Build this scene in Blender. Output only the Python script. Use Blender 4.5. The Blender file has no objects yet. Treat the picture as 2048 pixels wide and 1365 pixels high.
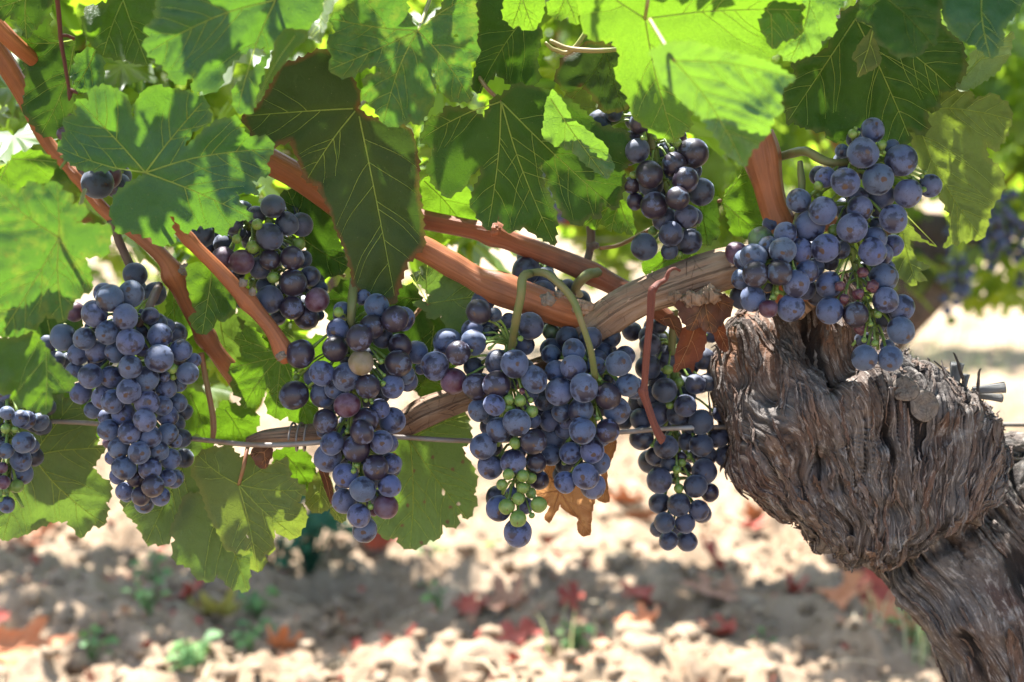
import bpy, bmesh, math, random
import numpy as np
from mathutils import Vector, Matrix
from mathutils.geometry import delaunay_2d_cdt

# ------------------------------------------------------------------ camera, sky, sun, exposure
scene = bpy.context.scene
R = math.radians
CAM = np.array([0.0, -0.85, 0.72]); PITCH = R(8.0); LENS = 50.0
cd = bpy.data.cameras.new("camera"); cam = bpy.data.objects.new("camera", cd)
scene.collection.objects.link(cam); scene.camera = cam
cam.location = CAM; cam.rotation_euler = (R(90) - PITCH, 0, 0)
cd.lens = LENS; cd.sensor_width = 36.0; cd.clip_start = 0.02; cd.clip_end = 400
cd.dof.use_dof = True; cd.dof.focus_distance = 0.85; cd.dof.aperture_fstop = 5.6; cd.dof.aperture_blades = 7

SUN = np.array([-0.20, 0.36, 0.91]); SUN /= np.linalg.norm(SUN)
w = bpy.data.worlds.new("World"); scene.world = w; w.use_nodes = True
nt = w.node_tree; sky = nt.nodes.new('ShaderNodeTexSky'); sky.sky_type = 'NISHITA'
sky.sun_disc = False; sky.sun_elevation = math.asin(SUN[2]); sky.sun_rotation = math.atan2(SUN[0], SUN[1])
sky.air_density = 1.0; sky.dust_density = 1.5
nt.links.new(sky.outputs[0], nt.nodes['Background'].inputs[0]); nt.nodes['Background'].inputs[1].default_value = 0.105
sl = bpy.data.lights.new("sun", 'SUN'); sl.energy = 4.6; sl.angle = R(0.53); sl.color = (1.0, 0.98, 0.95)
so = bpy.data.objects.new("sun", sl); scene.collection.objects.link(so)
so.rotation_euler = Vector(SUN).to_track_quat('Z', 'Y').to_euler(); so.location = (0, 0, 5)
scene.view_settings.view_transform = 'Standard'; scene.view_settings.look = 'None'
scene.view_settings.exposure = 2.45; scene.view_settings.gamma = 1.0
scene.cycles.use_denoising = True
scene.cycles.max_bounces = 10; scene.cycles.transmission_bounces = 6; scene.cycles.diffuse_bounces = 5
scene.cycles.sample_clamp_indirect = 6.0

# ------------------------------------------------------------------ photo measurement -> place
FPX = 2048 * LENS / 36.0
FW = np.array([0, math.cos(PITCH), -math.sin(PITCH)]); UP = np.array([0, math.sin(PITCH), math.cos(PITCH)])
def ray(px, py):
    px = np.asarray(px, float); py = np.asarray(py, float)
    cx = (px - 1024) / FPX; cy = (682.5 - py) / FPX
    return FW + cx[..., None] * np.array([1.0, 0, 0]) + cy[..., None] * UP
def P(px, py, y):            # point at depth y (world) seen in that direction
    d = ray(px, py); t = (np.asarray(y, float) - CAM[1]) / d[..., 1]
    return CAM + t[..., None] * d
def G(px, py, z=0.0):        # point on the ground
    d = ray(px, py); t = (z - CAM[2]) / d[..., 2]
    return CAM + t[..., None] * d
def mpp(y): return (y - CAM[1]) / FPX
def proj(p):
    v = np.asarray(p) - CAM; dz = v @ FW
    return 1024 + FPX * v[..., 0] / dz, 682.5 - FPX * (v @ UP) / dz

rng = np.random.default_rng(7); random.seed(7)
# ------------------------------------------------------------------ numpy noise
def _h(ix, iy, iz):
    n = (ix * 374761393 + iy * 668265263 + iz * 2147483647 + 1274126177) & 0xFFFFFFFF
    n = ((n ^ (n >> 13)) * 1274126177) & 0xFFFFFFFF
    n = ((n ^ (n >> 15)) * 2246822519) & 0xFFFFFFFF
    return ((n ^ (n >> 16)) & 0xFFFFFF) / float(0xFFFFFF)
def vnoise(x, y, z=0.0):
    x, y, z = np.broadcast_arrays(np.asarray(x, float), np.asarray(y, float), np.asarray(z, float))
    x0 = np.floor(x).astype(np.int64); y0 = np.floor(y).astype(np.int64); z0 = np.floor(z).astype(np.int64)
    fx, fy, fz = x - x0, y - y0, z - z0
    fx = fx * fx * (3 - 2 * fx); fy = fy * fy * (3 - 2 * fy); fz = fz * fz * (3 - 2 * fz)
    o = 0
    for a in (0, 1):
        for b in (0, 1):
            for c in (0, 1):
                o = o + _h(x0 + a, y0 + b, z0 + c) * (fx if a else 1 - fx) * (fy if b else 1 - fy) * (fz if c else 1 - fz)
    return o * 2 - 1
def fbm(x, y, z=0.0, o=4, g=0.5):
    s = 0; a = 1.0
    for k in range(o):
        s = s + a * vnoise(np.asarray(x) * 2**k + 17 * k, np.asarray(y) * 2**k + 5 * k, np.asarray(z) * 2**k); a *= g
    return s
def ridge(x, y, z=0.0, o=3, g=0.55):
    s = 0; a = 1.0
    for k in range(o):
        s = s + a * (1 - 2 * np.abs(vnoise(np.asarray(x) * 2**k + 31 * k, np.asarray(y) * 2**k + 9 * k, np.asarray(z) * 2**k))); a *= g
    return s

# ------------------------------------------------------------------ object helpers
COL = scene.collection
def tag(o, label=None, cat=None, group=None, kind=None):
    if label: o['label'] = label
    if cat: o['category'] = cat
    if group: o['group'] = group
    if kind: o['kind'] = kind
    return o
def empty(name, loc, **k):
    o = bpy.data.objects.new(name, None); COL.objects.link(o); o.location = Vector(loc)
    o.empty_display_size = 0.01
    return tag(o, **k)
def link(o, parent=None):
    COL.objects.link(o)
    if parent is not None:
        o.parent = parent; o.matrix_parent_inverse = Matrix.Translation(-Vector(parent.location))
    return o
def mesh(name, V, Fc, mat, parent=None, smooth=True, attrs=None, uv=None):
    me = bpy.data.meshes.new(name)
    V = np.asarray(V, float)
    me.from_pydata(V.tolist(), [], Fc if isinstance(Fc, list) else Fc.tolist())
    if smooth: me.polygons.foreach_set('use_smooth', [True] * len(me.polygons))
    for k, a in (attrs or {}).items():
        at = me.attributes.new(k, 'FLOAT', 'POINT'); at.data.foreach_set('value', np.asarray(a, np.float32))
    if uv is not None:
        l = me.uv_layers.new(name='UVMap'); idx = np.zeros(len(me.loops), np.int32); me.loops.foreach_get('vertex_index', idx)
        l.data.foreach_set('uv', np.asarray(uv, np.float32)[idx].ravel())
    for m in (mat if isinstance(mat, (list, tuple)) else [mat]): me.materials.append(m)
    me.update()
    return link(bpy.data.objects.new(name, me), parent)

class Acc:                    # collects geometry for ONE mesh
    def __init__(s): s.V = []; s.F = []; s.n = 0; s.A = {}; s.U = []
    def add(s, V, Fc, uv=None, **at):
        V = np.asarray(V, float)
        s.F += [tuple(int(i) + s.n for i in f) for f in Fc]; s.V.append(V); s.n += len(V)
        s.U.append(np.zeros((len(V), 2)) if uv is None else np.asarray(uv))
        for k, v in at.items(): s.A.setdefault(k, []).append(np.broadcast_to(np.asarray(v, float), (len(V),)))
    def build(s, name, mat, parent=None, smooth=True):
        return mesh(name, np.vstack(s.V), s.F, mat, parent, smooth, {k: np.concatenate(v) for k, v in s.A.items()}, np.vstack(s.U))

def spline(pts, n):           # Catmull-Rom through control rows, n samples
    p = np.asarray(pts, float); m = len(p)
    if m == 2: t = np.linspace(0, 1, n)[:, None]; return p[0] * (1 - t) + p[1] * t
    q = np.vstack([2 * p[0] - p[1], p, 2 * p[-1] - p[-2]])
    d = np.concatenate([[0], np.cumsum(np.linalg.norm(np.diff(p[:, :3], axis=0), axis=1))]); d /= d[-1]
    u = np.interp(np.linspace(0, 1, n), d, np.arange(m)); i = np.minimum(u.astype(int), m - 2); t = (u - i)[:, None]
    a, b, c, e = q[i], q[i + 1], q[i + 2], q[i + 3]
    return 0.5 * (2 * b + (c - a) * t + (2 * a - 5 * b + 4 * c - e) * t**2 + (3 * b - a - 3 * c + e) * t**3)
def tube(pts, rad, ns=10, disp=None, caps=True):
    """swept tube: pts (n,3), rad (n,); disp(theta, arc) -> factor; returns V,F,UV"""
    p = np.asarray(pts, float); n = len(p); rad = np.broadcast_to(rad, (n,))
    T = np.gradient(p, axis=0); T /= np.linalg.norm(T, axis=1)[:, None] + 1e-12
    N = np.zeros_like(p); a = np.array([0, -1.0, 0.05]); a = a - T[0] * (a @ T[0])
    if np.linalg.norm(a) < 1e-3: a = np.array([1.0, 0, 0]) - T[0] * T[0][0]
    N[0] = a / np.linalg.norm(a)
    for i in range(1, n):
        v = N[i - 1] - T[i] * (N[i - 1] @ T[i]); N[i] = v / (np.linalg.norm(v) + 1e-12)
    B = np.cross(T, N)
    th = np.linspace(0, 2 * math.pi, ns, endpoint=False)
    arc = np.concatenate([[0], np.cumsum(np.linalg.norm(np.diff(p, axis=0), axis=1))])
    rr = rad[:, None] * np.ones((n, ns))
    if disp is not None: rr = rr * (1 + disp(th[None, :] + 0 * arc[:, None], arc[:, None] + 0 * th[None, :]))
    V = p[:, None, :] + rr[..., None] * (np.cos(th)[None, :, None] * N[:, None, :] + np.sin(th)[None, :, None] * B[:, None, :])
    V = V.reshape(-1, 3); Fc = []
    for i in range(n - 1):
        for j in range(ns):
            k = (j + 1) % ns; Fc.append((i * ns + j, i * ns + k, (i + 1) * ns + k, (i + 1) * ns + j))
    uv = np.stack([np.tile(th / (2 * math.pi), n), np.repeat(arc, ns)], 1)
    if caps:
        V = np.vstack([V, p[0], p[-1]]); uv = np.vstack([uv, [[.5, 0]], [[.5, arc[-1]]]]); c0 = n * ns
        for j in range(ns):
            k = (j + 1) % ns; Fc.append((c0, k, j)); Fc.append((c0 + 1, (n - 1) * ns + j, (n - 1) * ns + k))
    return V, Fc, uv
def pxtube(ctrl, n=24, ns=10, disp=None):
    """ctrl rows (px, py, depth y, radius px)"""
    c = spline(np.array(ctrl, float), n); p = P(c[:, 0], c[:, 1], c[:, 2]); r = np.maximum(c[:, 3], .3) * mpp(c[:, 2])
    return tube(p, r, ns, disp)

# ------------------------------------------------------------------ material helpers
class M:
    def __init__(s, name):
        s.m = bpy.data.materials.new(name); s.m.use_nodes = True; s.t = s.m.node_tree; s.b = s.t.nodes['Principled BSDF']; s.o = s.t.nodes['Material Output']
    def n(s, typ, ins=None, **kw):
        nd = s.t.nodes.new('ShaderNode' + typ)
        for k, v in kw.items(): setattr(nd, k, v)
        for k, v in (ins or {}).items(): s.set(nd.inputs[k], v)
        return nd
    def set(s, sock, v):
        if hasattr(v, 'links') or isinstance(v, bpy.types.NodeSocket): s.t.links.new(v, sock)
        elif isinstance(v, bpy.types.Node): s.t.links.new(v.outputs[0], sock)
        else:
            if isinstance(v, tuple) and len(v) == 3 and sock.type == 'RGBA': v = v + (1,)
            sock.default_value = v
    def P(s, **k):
        for a, v in k.items(): s.set(s.b.inputs[a.replace('_', ' ')], v)
        return s
    def math(s, op, a, b=0.0, c=None, clamp=False):
        nd = s.n('Math', operation=op); nd.use_clamp = clamp; s.set(nd.inputs[0], a); s.set(nd.inputs[1], b)
        if c is not None: s.set(nd.inputs[2], c)
        return nd.outputs[0]
    def mix(s, f, a, b, bt='MIX'):
        nd = s.n('Mix', data_type='RGBA', blend_type=bt); s.set(nd.inputs[0], f); s.set(nd.inputs[6], a); s.set(nd.inputs[7], b); return nd.outputs[2]
    def noise(s, vec, scale, detail=3, rough=.55, w=None, dist=0.0):
        nd = s.n('TexNoise', noise_dimensions='4D' if w is not None else '3D')
        s.set(nd.inputs['Scale'], scale); s.set(nd.inputs['Detail'], detail); s.set(nd.inputs['Roughness'], rough); s.set(nd.inputs['Distortion'], dist)
        if vec is not None: s.set(nd.inputs['Vector'], vec)
        if w is not None: s.set(nd.inputs['W'], w)
        return nd.outputs[0]
    def ramp(s, f, lo, hi, a=0.0, b=1.0):
        nd = s.n('MapRange'); nd.clamp = True
        for k, v in zip(('Value', 'From Min', 'From Max', 'To Min', 'To Max'), (f, lo, hi, a, b)): s.set(nd.inputs[k], v)
        return nd.outputs[0]
    def mapv(s, vec, scale):
        nd = s.n('Mapping'); s.set(nd.inputs['Vector'], vec); nd.inputs['Scale'].default_value = scale; return nd.outputs[0]
    def attr(s, name): return s.n('Attribute', attribute_name=name).outputs['Fac']
    def bump(s, h, st=.3, d=.002):
        nd = s.n('Bump'); s.set(nd.inputs['Height'], h); nd.inputs['Strength'].default_value = st; nd.inputs['Distance'].default_value = d
        s.t.links.new(nd.outputs[0], s.b.inputs['Normal']); return nd.outputs[0]
# ------------------------------------------------------------------ materials
def m_grape(name, skin, bloom, thr, soft=.12, green=False, amt=1.0):
    m = M(name); co = m.n('TexCoord').outputs['Object']; rn = m.n('ObjectInfo').outputs['Random']
    wv = m.math('MULTIPLY', rn, 91.7)
    big = m.noise(co, 1.15, 5, .62, w=wv, dist=.25)
    fine = m.noise(co, 26, 4, .7, w=wv)
    sc = m.noise(m.mapv(co, (14, 3, 22)), 1.0, 3, .6, w=wv, dist=.6)
    keep = m.ramp(big, thr, thr + soft)                       # 0 = bloom rubbed off
    lvl = m.math('MULTIPLY', m.ramp(fine, .2, .75, .72, 1.0), m.ramp(m.noise(co, 2.2, 3, .5, w=wv), .3, .7, .62, 1.0))
    scratch = m.ramp(sc, .60, .65, 1.0, .35)
    k = m.math('MULTIPLY', m.math('MULTIPLY', m.math('MULTIPLY_ADD', keep, .84, .16), lvl), scratch)
    k = m.math('MULTIPLY', k, amt)
    hs = m.n('HueSaturation', {'Hue': m.ramp(rn, 0, 1, .488, .52), 'Saturation': m.ramp(m.noise(None, 1, 0, w=wv), .3, .7, .85, 1.1), 'Value': m.ramp(rn, 0, 1, .85, 1.12), 'Color': bloom})
    col = m.mix(k, skin, hs.outputs[0])
    vo_ = m.n('VectorMath', operation='ADD'); m.set(vo_.inputs[0], co); m.set(vo_.inputs[1], wv); sp = m.n('TexVoronoi', {'Vector': vo_.outputs[0], 'Scale': 1.3})
    dot = m.ramp(m.math('ADD', sp.outputs['Distance'], m.math('MULTIPLY', m.noise(co, 18, 2), .10)), .085, .10, 1, 0)
    col = m.mix(m.math('MULTIPLY', dot, .38), col, (.12, .05, .025))
    sepz = m.n('SeparateXYZ', {'Vector': co}).outputs['Z']
    pole = m.ramp(m.math('ADD', sepz, m.math('MULTIPLY', m.noise(co, 30, 2), .012)), .998, 1.004, 0, 1)
    col = m.mix(pole, col, (.05, .025, .015))
    m.P(Base_Color=col, Roughness=m.ramp(k, .1, .8, .36, .68), Specular_IOR_Level=.42, Sheen_Weight=m.math('MULTIPLY', keep, .28), Sheen_Roughness=.45, Sheen_Tint=(.75, .82, 1))
    m.bump(m.math('ADD', fine, m.math('MULTIPLY', keep, .5)), .06, .02)
    return m.m
def m_green(name, a, b):
    m = M(name); co = m.n('TexCoord').outputs['Object']; rn = m.n('ObjectInfo').outputs['Random']; wv = m.math('MULTIPLY', rn, 77.)
    col = m.mix(m.ramp(m.noise(co, 1.4, 3, w=wv), .35, .65), a, b)
    v = m.n('TexVoronoi', {'Vector': co, 'Scale': 9.0}); dots = m.ramp(v.outputs['Distance'], .08, .16, .5, 0)
    col = m.mix(dots, col, (.14, .15, .02))
    z = m.n('SeparateXYZ', {'Vector': co}).outputs['Z']
    col = m.mix(m.ramp(z, .988, .997), col, (.10, .05, .02))
    m.P(Base_Color=col, Roughness=.42, Subsurface_Weight=.35, Subsurface_Radius=(.6, 1., .15), Subsurface_Scale=.004, Specular_IOR_Level=.4)
    m.bump(m.noise(co, 12, 3), .05, .02)
    return m.m
GR = {
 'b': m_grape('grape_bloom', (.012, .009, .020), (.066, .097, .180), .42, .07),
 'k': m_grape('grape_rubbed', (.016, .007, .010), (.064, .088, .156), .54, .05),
 'd': m_grape('grape_shaded', (.011, .009, .017), (.038, .053, .090), .43, .07),  # darker copy for deep and shaded berries: shade put into the colour
 'p': m_grape('grape_reddish', (.045, .008, .016), (.095, .062, .100), .42, .2),
 'y': m_grape('grape_pale', (.13, .10, .042), (.19, .14, .115), .42, .25),
 'g': m_green('unripe_grape', (.095, .155, .028), (.145, .21, .05)),
 'h': m_green('half_ripe_grape', (.10, .16, .06), (.05, .05, .045)),
 's': m_grape('shrivelled_grape', (.05, .012, .02), (.14, .06, .07), .45, .3),
}
def m_leaf(name, top, trans, tw=.45, spot=0.0, mott=0.0, mcol=(.16, .17, .03), rough=.42, edge=(.10, .12, .02), edgew=.5, vcol=.35, spec=.28, net=1.0):
    m = M(name); uv = m.n('TexCoord').outputs['UV']; rn = m.n('ObjectInfo').outputs['Random']; wv = m.math('MULTIPLY', rn, 53.)
    dv = m.attr('dv'); de = m.attr('de')
    lo = m.noise(uv, 1.1, 4, .6, w=wv)
    fine = m.noise(uv, 26, 3, .6, w=wv)
    vo = m.n('TexVoronoi', {'Vector': m.math('ADD', 0, 0), 'Scale': 8.0}, feature='DISTANCE_TO_EDGE')
    wob = m.n('TexNoise', {'Vector': uv, 'Scale': 5.0, 'Detail': 2.0}).outputs['Color']
    vm = m.n('VectorMath', operation='MULTIPLY_ADD'); m.set(vm.inputs[0], wob); vm.inputs[1].default_value = (.16, .16, 0); m.set(vm.inputs[2], uv)
    m.set(vo.inputs['Vector'], vm.outputs[0])
    vo2 = m.n('TexVoronoi', {'Vector': vm.outputs[0], 'Scale': 26.0}, feature='DISTANCE_TO_EDGE')
    netl = m.math('MAXIMUM', m.ramp(vo.outputs[0], .0, .05, 1, 0), m.math('MULTIPLY', m.ramp(vo2.outputs[0], .0, .1, 1, 0), .35))
    col = m.mix(m.ramp(lo, .3, .7), tuple(c * .8 for c in top), tuple(c * 1.2 for c in top))
    col = m.mix(m.math('MULTIPLY', netl, .28 * net), col, tuple(min(1, c * 1.9 + .015) for c in top))
    nv = m.ramp(dv, 2, 16, vcol, 0)
    col = m.mix(nv, col, tuple(c * 1.6 + .02 for c in top[:2]) + (top[2],))
    tcol = m.mix(m.ramp(fine, .3, .7), trans, tuple(c * .72 for c in trans))
    tcol = m.mix(m.math('MULTIPLY', netl, .35), tcol, tuple(c * .6 for c in trans))
    if mott:
        mm = m.ramp(m.noise(uv, 3.2, 5, .65, w=wv, dist=.4), .50, .62, 0, mott)
        col = m.mix(mm, col, mcol); tcol = m.mix(m.math('MULTIPLY', mm, .6), tcol, (.30, .34, .03))
    eg = m.math('MULTIPLY', m.ramp(m.math('ADD', de, m.math('MULTIPLY', m.math('SUBTRACT', lo, .5), 24.)), 1.5, 9, 1, 0), edgew)
    col = m.mix(eg, col, edge)
    if spot:
        sv = m.n('TexVoronoi', {'Vector': uv, 'Scale': 1.9}, voronoi_dimensions='2D')
        ss = m.ramp(m.math('ADD', sv.outputs['Distance'], m.math('MULTIPLY', m.noise(uv, 14, 3), .16)), .135, .155, spot, 0)
        col = m.mix(ss, col, (.10, .022, .012)); tcol = m.mix(ss, tcol, (.10, .02, .01))
    pale = m.n('TexVoronoi', {'Vector': uv, 'Scale': 2.6}, voronoi_dimensions='2D')
    ps = m.ramp(m.math('ADD', pale.outputs['Distance'], m.math('MULTIPLY', m.noise(uv, 30, 2), .04)), .035, .05, .5, 0)
    col = m.mix(ps, col, (.24, .21, .11))
    back = m.n('NewGeometry').outputs['Backfacing']
    colb = m.mix(back, col, m.mix(.45, col, (.14, .19, .09)))
    m.P(Base_Color=colb, Roughness=m.ramp(back, 0, 1, rough, .7), Specular_IOR_Level=spec)
    hgt = m.math('SUBTRACT', m.math('MULTIPLY', fine, .25), netl)
    nm = m.bump(hgt, .35, .0012)
    tr = m.n('BsdfTranslucent', {'Color': tcol, 'Normal': nm})
    mx = m.n('MixShader', {0: tw, 1: m.b.outputs[0], 2: tr.outputs[0]})
    m.t.links.new(mx.outputs[0], m.o.inputs[0])
    return m.m
LEAF = {
 'dark':  m_leaf('leaf_dark', (.019, .054, .008), (.07, .15, .008), .26, edge=(.10, .10, .03), rough=.5, spec=.2),
 'olive': m_leaf('leaf_olive', (.029, .048, .014), (.05, .10, .008), .24, edge=(.16, .06, .025), edgew=.8, rough=.6, spec=.18),
 'mid':   m_leaf('leaf_mid', (.026, .065, .011), (.14, .28, .010), .38),
 'blue':  m_leaf('leaf_sky_tint', (.015, .058, .034), (.13, .29, .012), .30, rough=.42, spec=.32, edge=(.10, .16, .03)),  # blue in the base stands in for sky reflected off the blade
 'toplit': m_leaf('leaf_toplit', (.046, .118, .036), (.17, .33, .02), .42, rough=.34, spec=.6, edge=(.12, .20, .04)),  # brighter leaf copy: light from above put into the base colour
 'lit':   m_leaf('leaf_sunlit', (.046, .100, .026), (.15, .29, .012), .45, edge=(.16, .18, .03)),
 'mott':  m_leaf('leaf_mottled', (.027, .078, .027), (.10, .23, .014), .34, spot=.2, mott=.45, mcol=(.10, .12, .025)),
 'yel':   m_leaf('leaf_yellowish', (.050, .076, .018), (.16, .22, .016), .42, edge=(.20, .16, .03), net=1.3),
 'under': m_leaf('leaf_underside', (.040, .070, .024), (.11, .19, .016), .38, edge=(.16, .14, .03), rough=.65, net=1.4, vcol=.6),
 'spot':  m_leaf('leaf_spotted', (.040, .078, .025), (.13, .23, .018), .38, spot=1.0, edge=(.16, .12, .03)),
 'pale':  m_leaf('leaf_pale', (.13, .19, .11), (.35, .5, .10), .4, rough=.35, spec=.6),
 'tan':   m_leaf('leaf_dry_tan', (.26, .13, .06), (.42, .21, .08), .4, edge=(.16, .05, .02), edgew=.9, rough=.75),
 'rust':  m_leaf('leaf_dry_rust', (.15, .042, .018), (.26, .07, .025), .3, edge=(.12, .04, .02), rough=.75),
 'brown': m_leaf('leaf_dry_brown', (.12, .055, .035), (.2, .08, .04), .25, edge=(.08, .03, .02), rough=.8),
}
def m_plain(name, a, b, scale=60, rough=.6, st=None, spec=.3, bump=.2, det=4):
    m = M(name); co = m.n('TexCoord').outputs['Object']
    v = co if st is None else m.mapv(co, st)
    n = m.noise(v, scale, det, .6); m.P(Base_Color=m.mix(m.ramp(n, .3, .7), a, b), Roughness=rough, Specular_IOR_Level=spec); m.bump(n, bump, .002); return m.m
def m_vein(name, a, trans, tw):
    m = M(name); m.P(Base_Color=a, Roughness=.55, Specular_IOR_Level=.25)
    tr = m.n('BsdfTranslucent', {'Color': trans}); mx = m.n('MixShader', {0: tw, 1: m.b.outputs[0], 2: tr.outputs[0]}); m.t.links.new(mx.outputs[0], m.o.inputs[0]); return m.m
VEIN = m_vein('leaf_vein', (.19, .26, .07), (.9, .95, .4), .5)
VEIN_D = m_vein('leaf_vein_dark', (.085, .13, .032), (.45, .55, .15), .5)
VEIN_DRY = m_vein('leaf_vein_dry', (.36, .17, .08), (.6, .35, .15), .4)
STALK = m_plain('green_stalk', (.085, .115, .032), (.14, .12, .05), 70, .55)
RACHIS = m_plain('rachis_green', (.16, .24, .045), (.11, .15, .04), 90, .5)
PETR = m_plain('petiole_red', (.22, .085, .05), (.17, .13, .05), 60, .5)
PETG = m_plain('petiole_green', (.18, .22, .05), (.24, .17, .07), 60, .5)
PURP = m_plain('shoot_purple', (.075, .045, .05), (.10, .075, .05), 60, .55)
def m_wood(name, cols, ustr=14, vscale=9, rough=.75, bump=.5, crack=0.0):
    """streaky wood along the stem: UV u = around, v = metres along"""
    m = M(name); uv = m.n('TexCoord').outputs['UV']; co = m.n('TexCoord').outputs['Object']
    s = m.noise(m.mapv(uv, (ustr, vscale, 1)), 1.0, 6, .68, dist=.15)
    s2 = m.noise(m.mapv(uv, (ustr * 3.4, vscale * 1.6, 1)), 1.0, 4, .6)
    lo = m.noise(co, 22, 4, .6)
    c = m.mix(m.ramp(s, .32, .68), cols[0], cols[1]); c = m.mix(m.ramp(lo, .42, .66, 0, .8), c, cols[2])
    dk = m.ramp(s2, .34, .44, .75 if crack else .35, 0); c = m.mix(dk, c, tuple(x * .22 for x in cols[0]))
    h = m.math('ADD', s, m.math('MULTIPLY', s2, .8))
    if crack:
        br = m.n('TexVoronoi', {'Vector': m.mapv(uv, (5, 90, 1)), 'Scale': 1.0}, feature='DISTANCE_TO_EDGE')
        ck = m.math('MULTIPLY', m.ramp(br.outputs[0], 0, .014, 1, 0), m.ramp(lo, .48, .6)); ck = m.math('MULTIPLY', ck, crack)
        c = m.mix(ck, c, (.02, .012, .008)); h = m.math('SUBTRACT', h, ck)
    m.P(Base_Color=c, Roughness=rough, Specular_IOR_Level=.25); m.bump(h, bump, .0025); return m.m
CANE = m_wood('cane_red_brown', [(.215, .066, .024), (.34, .120, .044), (.15, .058, .028)], 9, 7, .42, .35)
CANE_D = m_wood('cane_dark', [(.15, .050, .024), (.25, .090, .042), (.10, .048, .030)], 9, 7, .5, .4)
ARM = m_wood('old_wood', [(.165, .100, .062), (.31, .22, .15), (.135, .07, .042)], 10, 14, .8, .8, .9)
DRYSTEM = m_wood('dry_stem', [(.12, .036, .024), (.18, .055, .034), (.10, .034, .026)], 7, 20, .6, .6)
def m_bark():
    m = M('shaggy_bark'); uv = m.n('TexCoord').outputs['UV']; co = m.n('TexCoord').outputs['Object']; h = m.attr('h'); tn = m.attr('tone')
    s = m.noise(m.mapv(uv, (6, 170, 1)), 1.0, 6, .7, dist=.25); s2 = m.noise(m.mapv(uv, (9, 560, 1)), 1.0, 5, .7, dist=.15); s3 = m.noise(m.mapv(uv, (5, 300, 1)), 1.0, 4, .6, dist=.3)
    lo = m.noise(co, 24, 5, .62)
    c = m.mix(m.ramp(s, .32, .68), (.036, .027, .023), (.150, .124, .106))
    c = m.mix(m.ramp(lo, .42, .60, 0, .8), c, (.100, .095, .092))
    c = m.mix(m.ramp(m.noise(co, 13, 4, .6), .50, .64, 0, .75), c, (.105, .062, .041))
    c = m.mix(m.ramp(m.noise(co, 17, 3, .6), .56, .68, 0, .6), c, (.070, .040, .038))
    pl = m.attr('plate'); c = m.mix(m.ramp(pl, .55, .8, 0, .6), c, (.150, .126, .108)); c = m.mix(m.ramp(pl, .1, .35, .6, 0), c, (.045, .028, .022))
    c = m.mix(m.ramp(m.math('MULTIPLY', tn, m.ramp(lo, .3, .55)), 0, 1, 0, .95), c, (.185, .088, .046))
    c = m.mix(m.ramp(s2, .53, .64, 0, .75), c, (.34, .30, .265)); c = m.mix(m.ramp(m.noise(co, 42, 5, .7), .60, .70, 0, .55), c, (.30, .29, .27))
    c = m.mix(m.ramp(s2, .33, .45, .8, 0), c, (.018, .013, .011))
    c = m.mix(m.ramp(s3, .30, .38, .8, 0), c, (.014, .010, .009))
    c = m.mix(m.ramp(h, .12, .55, .88, 0), c, (.012, .009, .008))  # low spots blackened: crevice shade put into the bark colour
    m.P(Base_Color=c, Roughness=.85, Specular_IOR_Level=.25); m.bump(m.math('ADD', m.math('ADD', m.math('ADD', m.math('MULTIPLY', s, .7), s2), m.math('MULTIPLY', m.ramp(s3, .30, .40), .6)), m.math('MULTIPLY', m.noise(co, 260, 4, .7), .8)), 1.0, .0024); return m.m
BARK = m_bark()
def m_cut():
    m = M('cut_end_grain'); co = m.n('TexCoord').outputs['UV']
    n = m.noise(co, 6, 6, .75); v = m.noise(m.mapv(co, (26, 1.6, 1)), 1.0, 4, .65)
    c = m.mix(m.ramp(n, .35, .65), (.07, .055, .042), (.18, .145, .115)); c = m.mix(m.ramp(v, .34, .45, .9, 0), c, (.025, .018, .014))
    m.P(Base_Color=c, Roughness=.9); m.bump(n, .6, .002); return m.m
CUT = m_cut()
GREYBARK = m_wood('grey_bark', [(.10, .10, .10), (.20, .20, .19), (.09, .08, .07)], 4, 40, .85, .5)
WIRE = m_plain('galvanised_wire', (.20, .20, .195), (.14, .085, .05), 45, .5, spec=.5)
def m_crown(name, a, b, trans, tw=.45):
    m = M(name); r = m.attr('rnd'); co = m.n('TexCoord').outputs['Object']; uv = m.n('TexCoord').outputs['UV']
    c = m.mix(r, a, b); c = m.mix(m.ramp(m.noise(co, 60, 3), .3, .7, 0, .5), c, tuple(x * .6 for x in a))
    c = m.mix(m.ramp(m.noise(uv, 2.0, 3), .6, .7, 0, .5), c, (.14, .12, .03))
    ve = m.attr('vein'); c = m.mix(m.math('MULTIPLY', ve, .6), c, tuple(x * 2 + .02 for x in b))
    m.P(Base_Color=c, Roughness=.45, Specular_IOR_Level=.4)
    tr = m.n('BsdfTranslucent', {'Color': m.mix(r, trans, tuple(x * .75 for x in trans))})
    mx = m.n('MixShader', {0: tw, 1: m.b.outputs[0], 2: tr.outputs[0]}); m.t.links.new(mx.outputs[0], m.o.inputs[0]); return m.m
CROWN = m_crown('canopy_foliage', (.030, .062, .018), (.055, .10, .028), (.34, .56, .02), .45)
CROWN_B = m_crown('row_foliage', (.045, .085, .022), (.075, .13, .035), (.45, .66, .04), .5)
def m_ground():
    m = M('dry_soil'); co = m.n('TexCoord').outputs['Object']
    n = m.noise(co, 5, 8, .65); f = m.noise(co, 60, 5, .7)
    c = m.mix(m.ramp(n, .35, .65), (.155, .104, .064), (.305, .224, .152)); c = m.mix(m.ramp(f, .5, .75, 0, .6), c, (.40, .31, .22))
    c = m.mix(m.ramp(m.noise(co, 1.7, 4), .55, .7, 0, .5), c, (.26, .22, .13))
    m.P(Base_Color=c, Roughness=.95, Specular_IOR_Level=.1); m.bump(m.math('ADD', n, m.math('MULTIPLY', f, .3)), .6, .02); return m.m
SOIL = m_ground()
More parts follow.
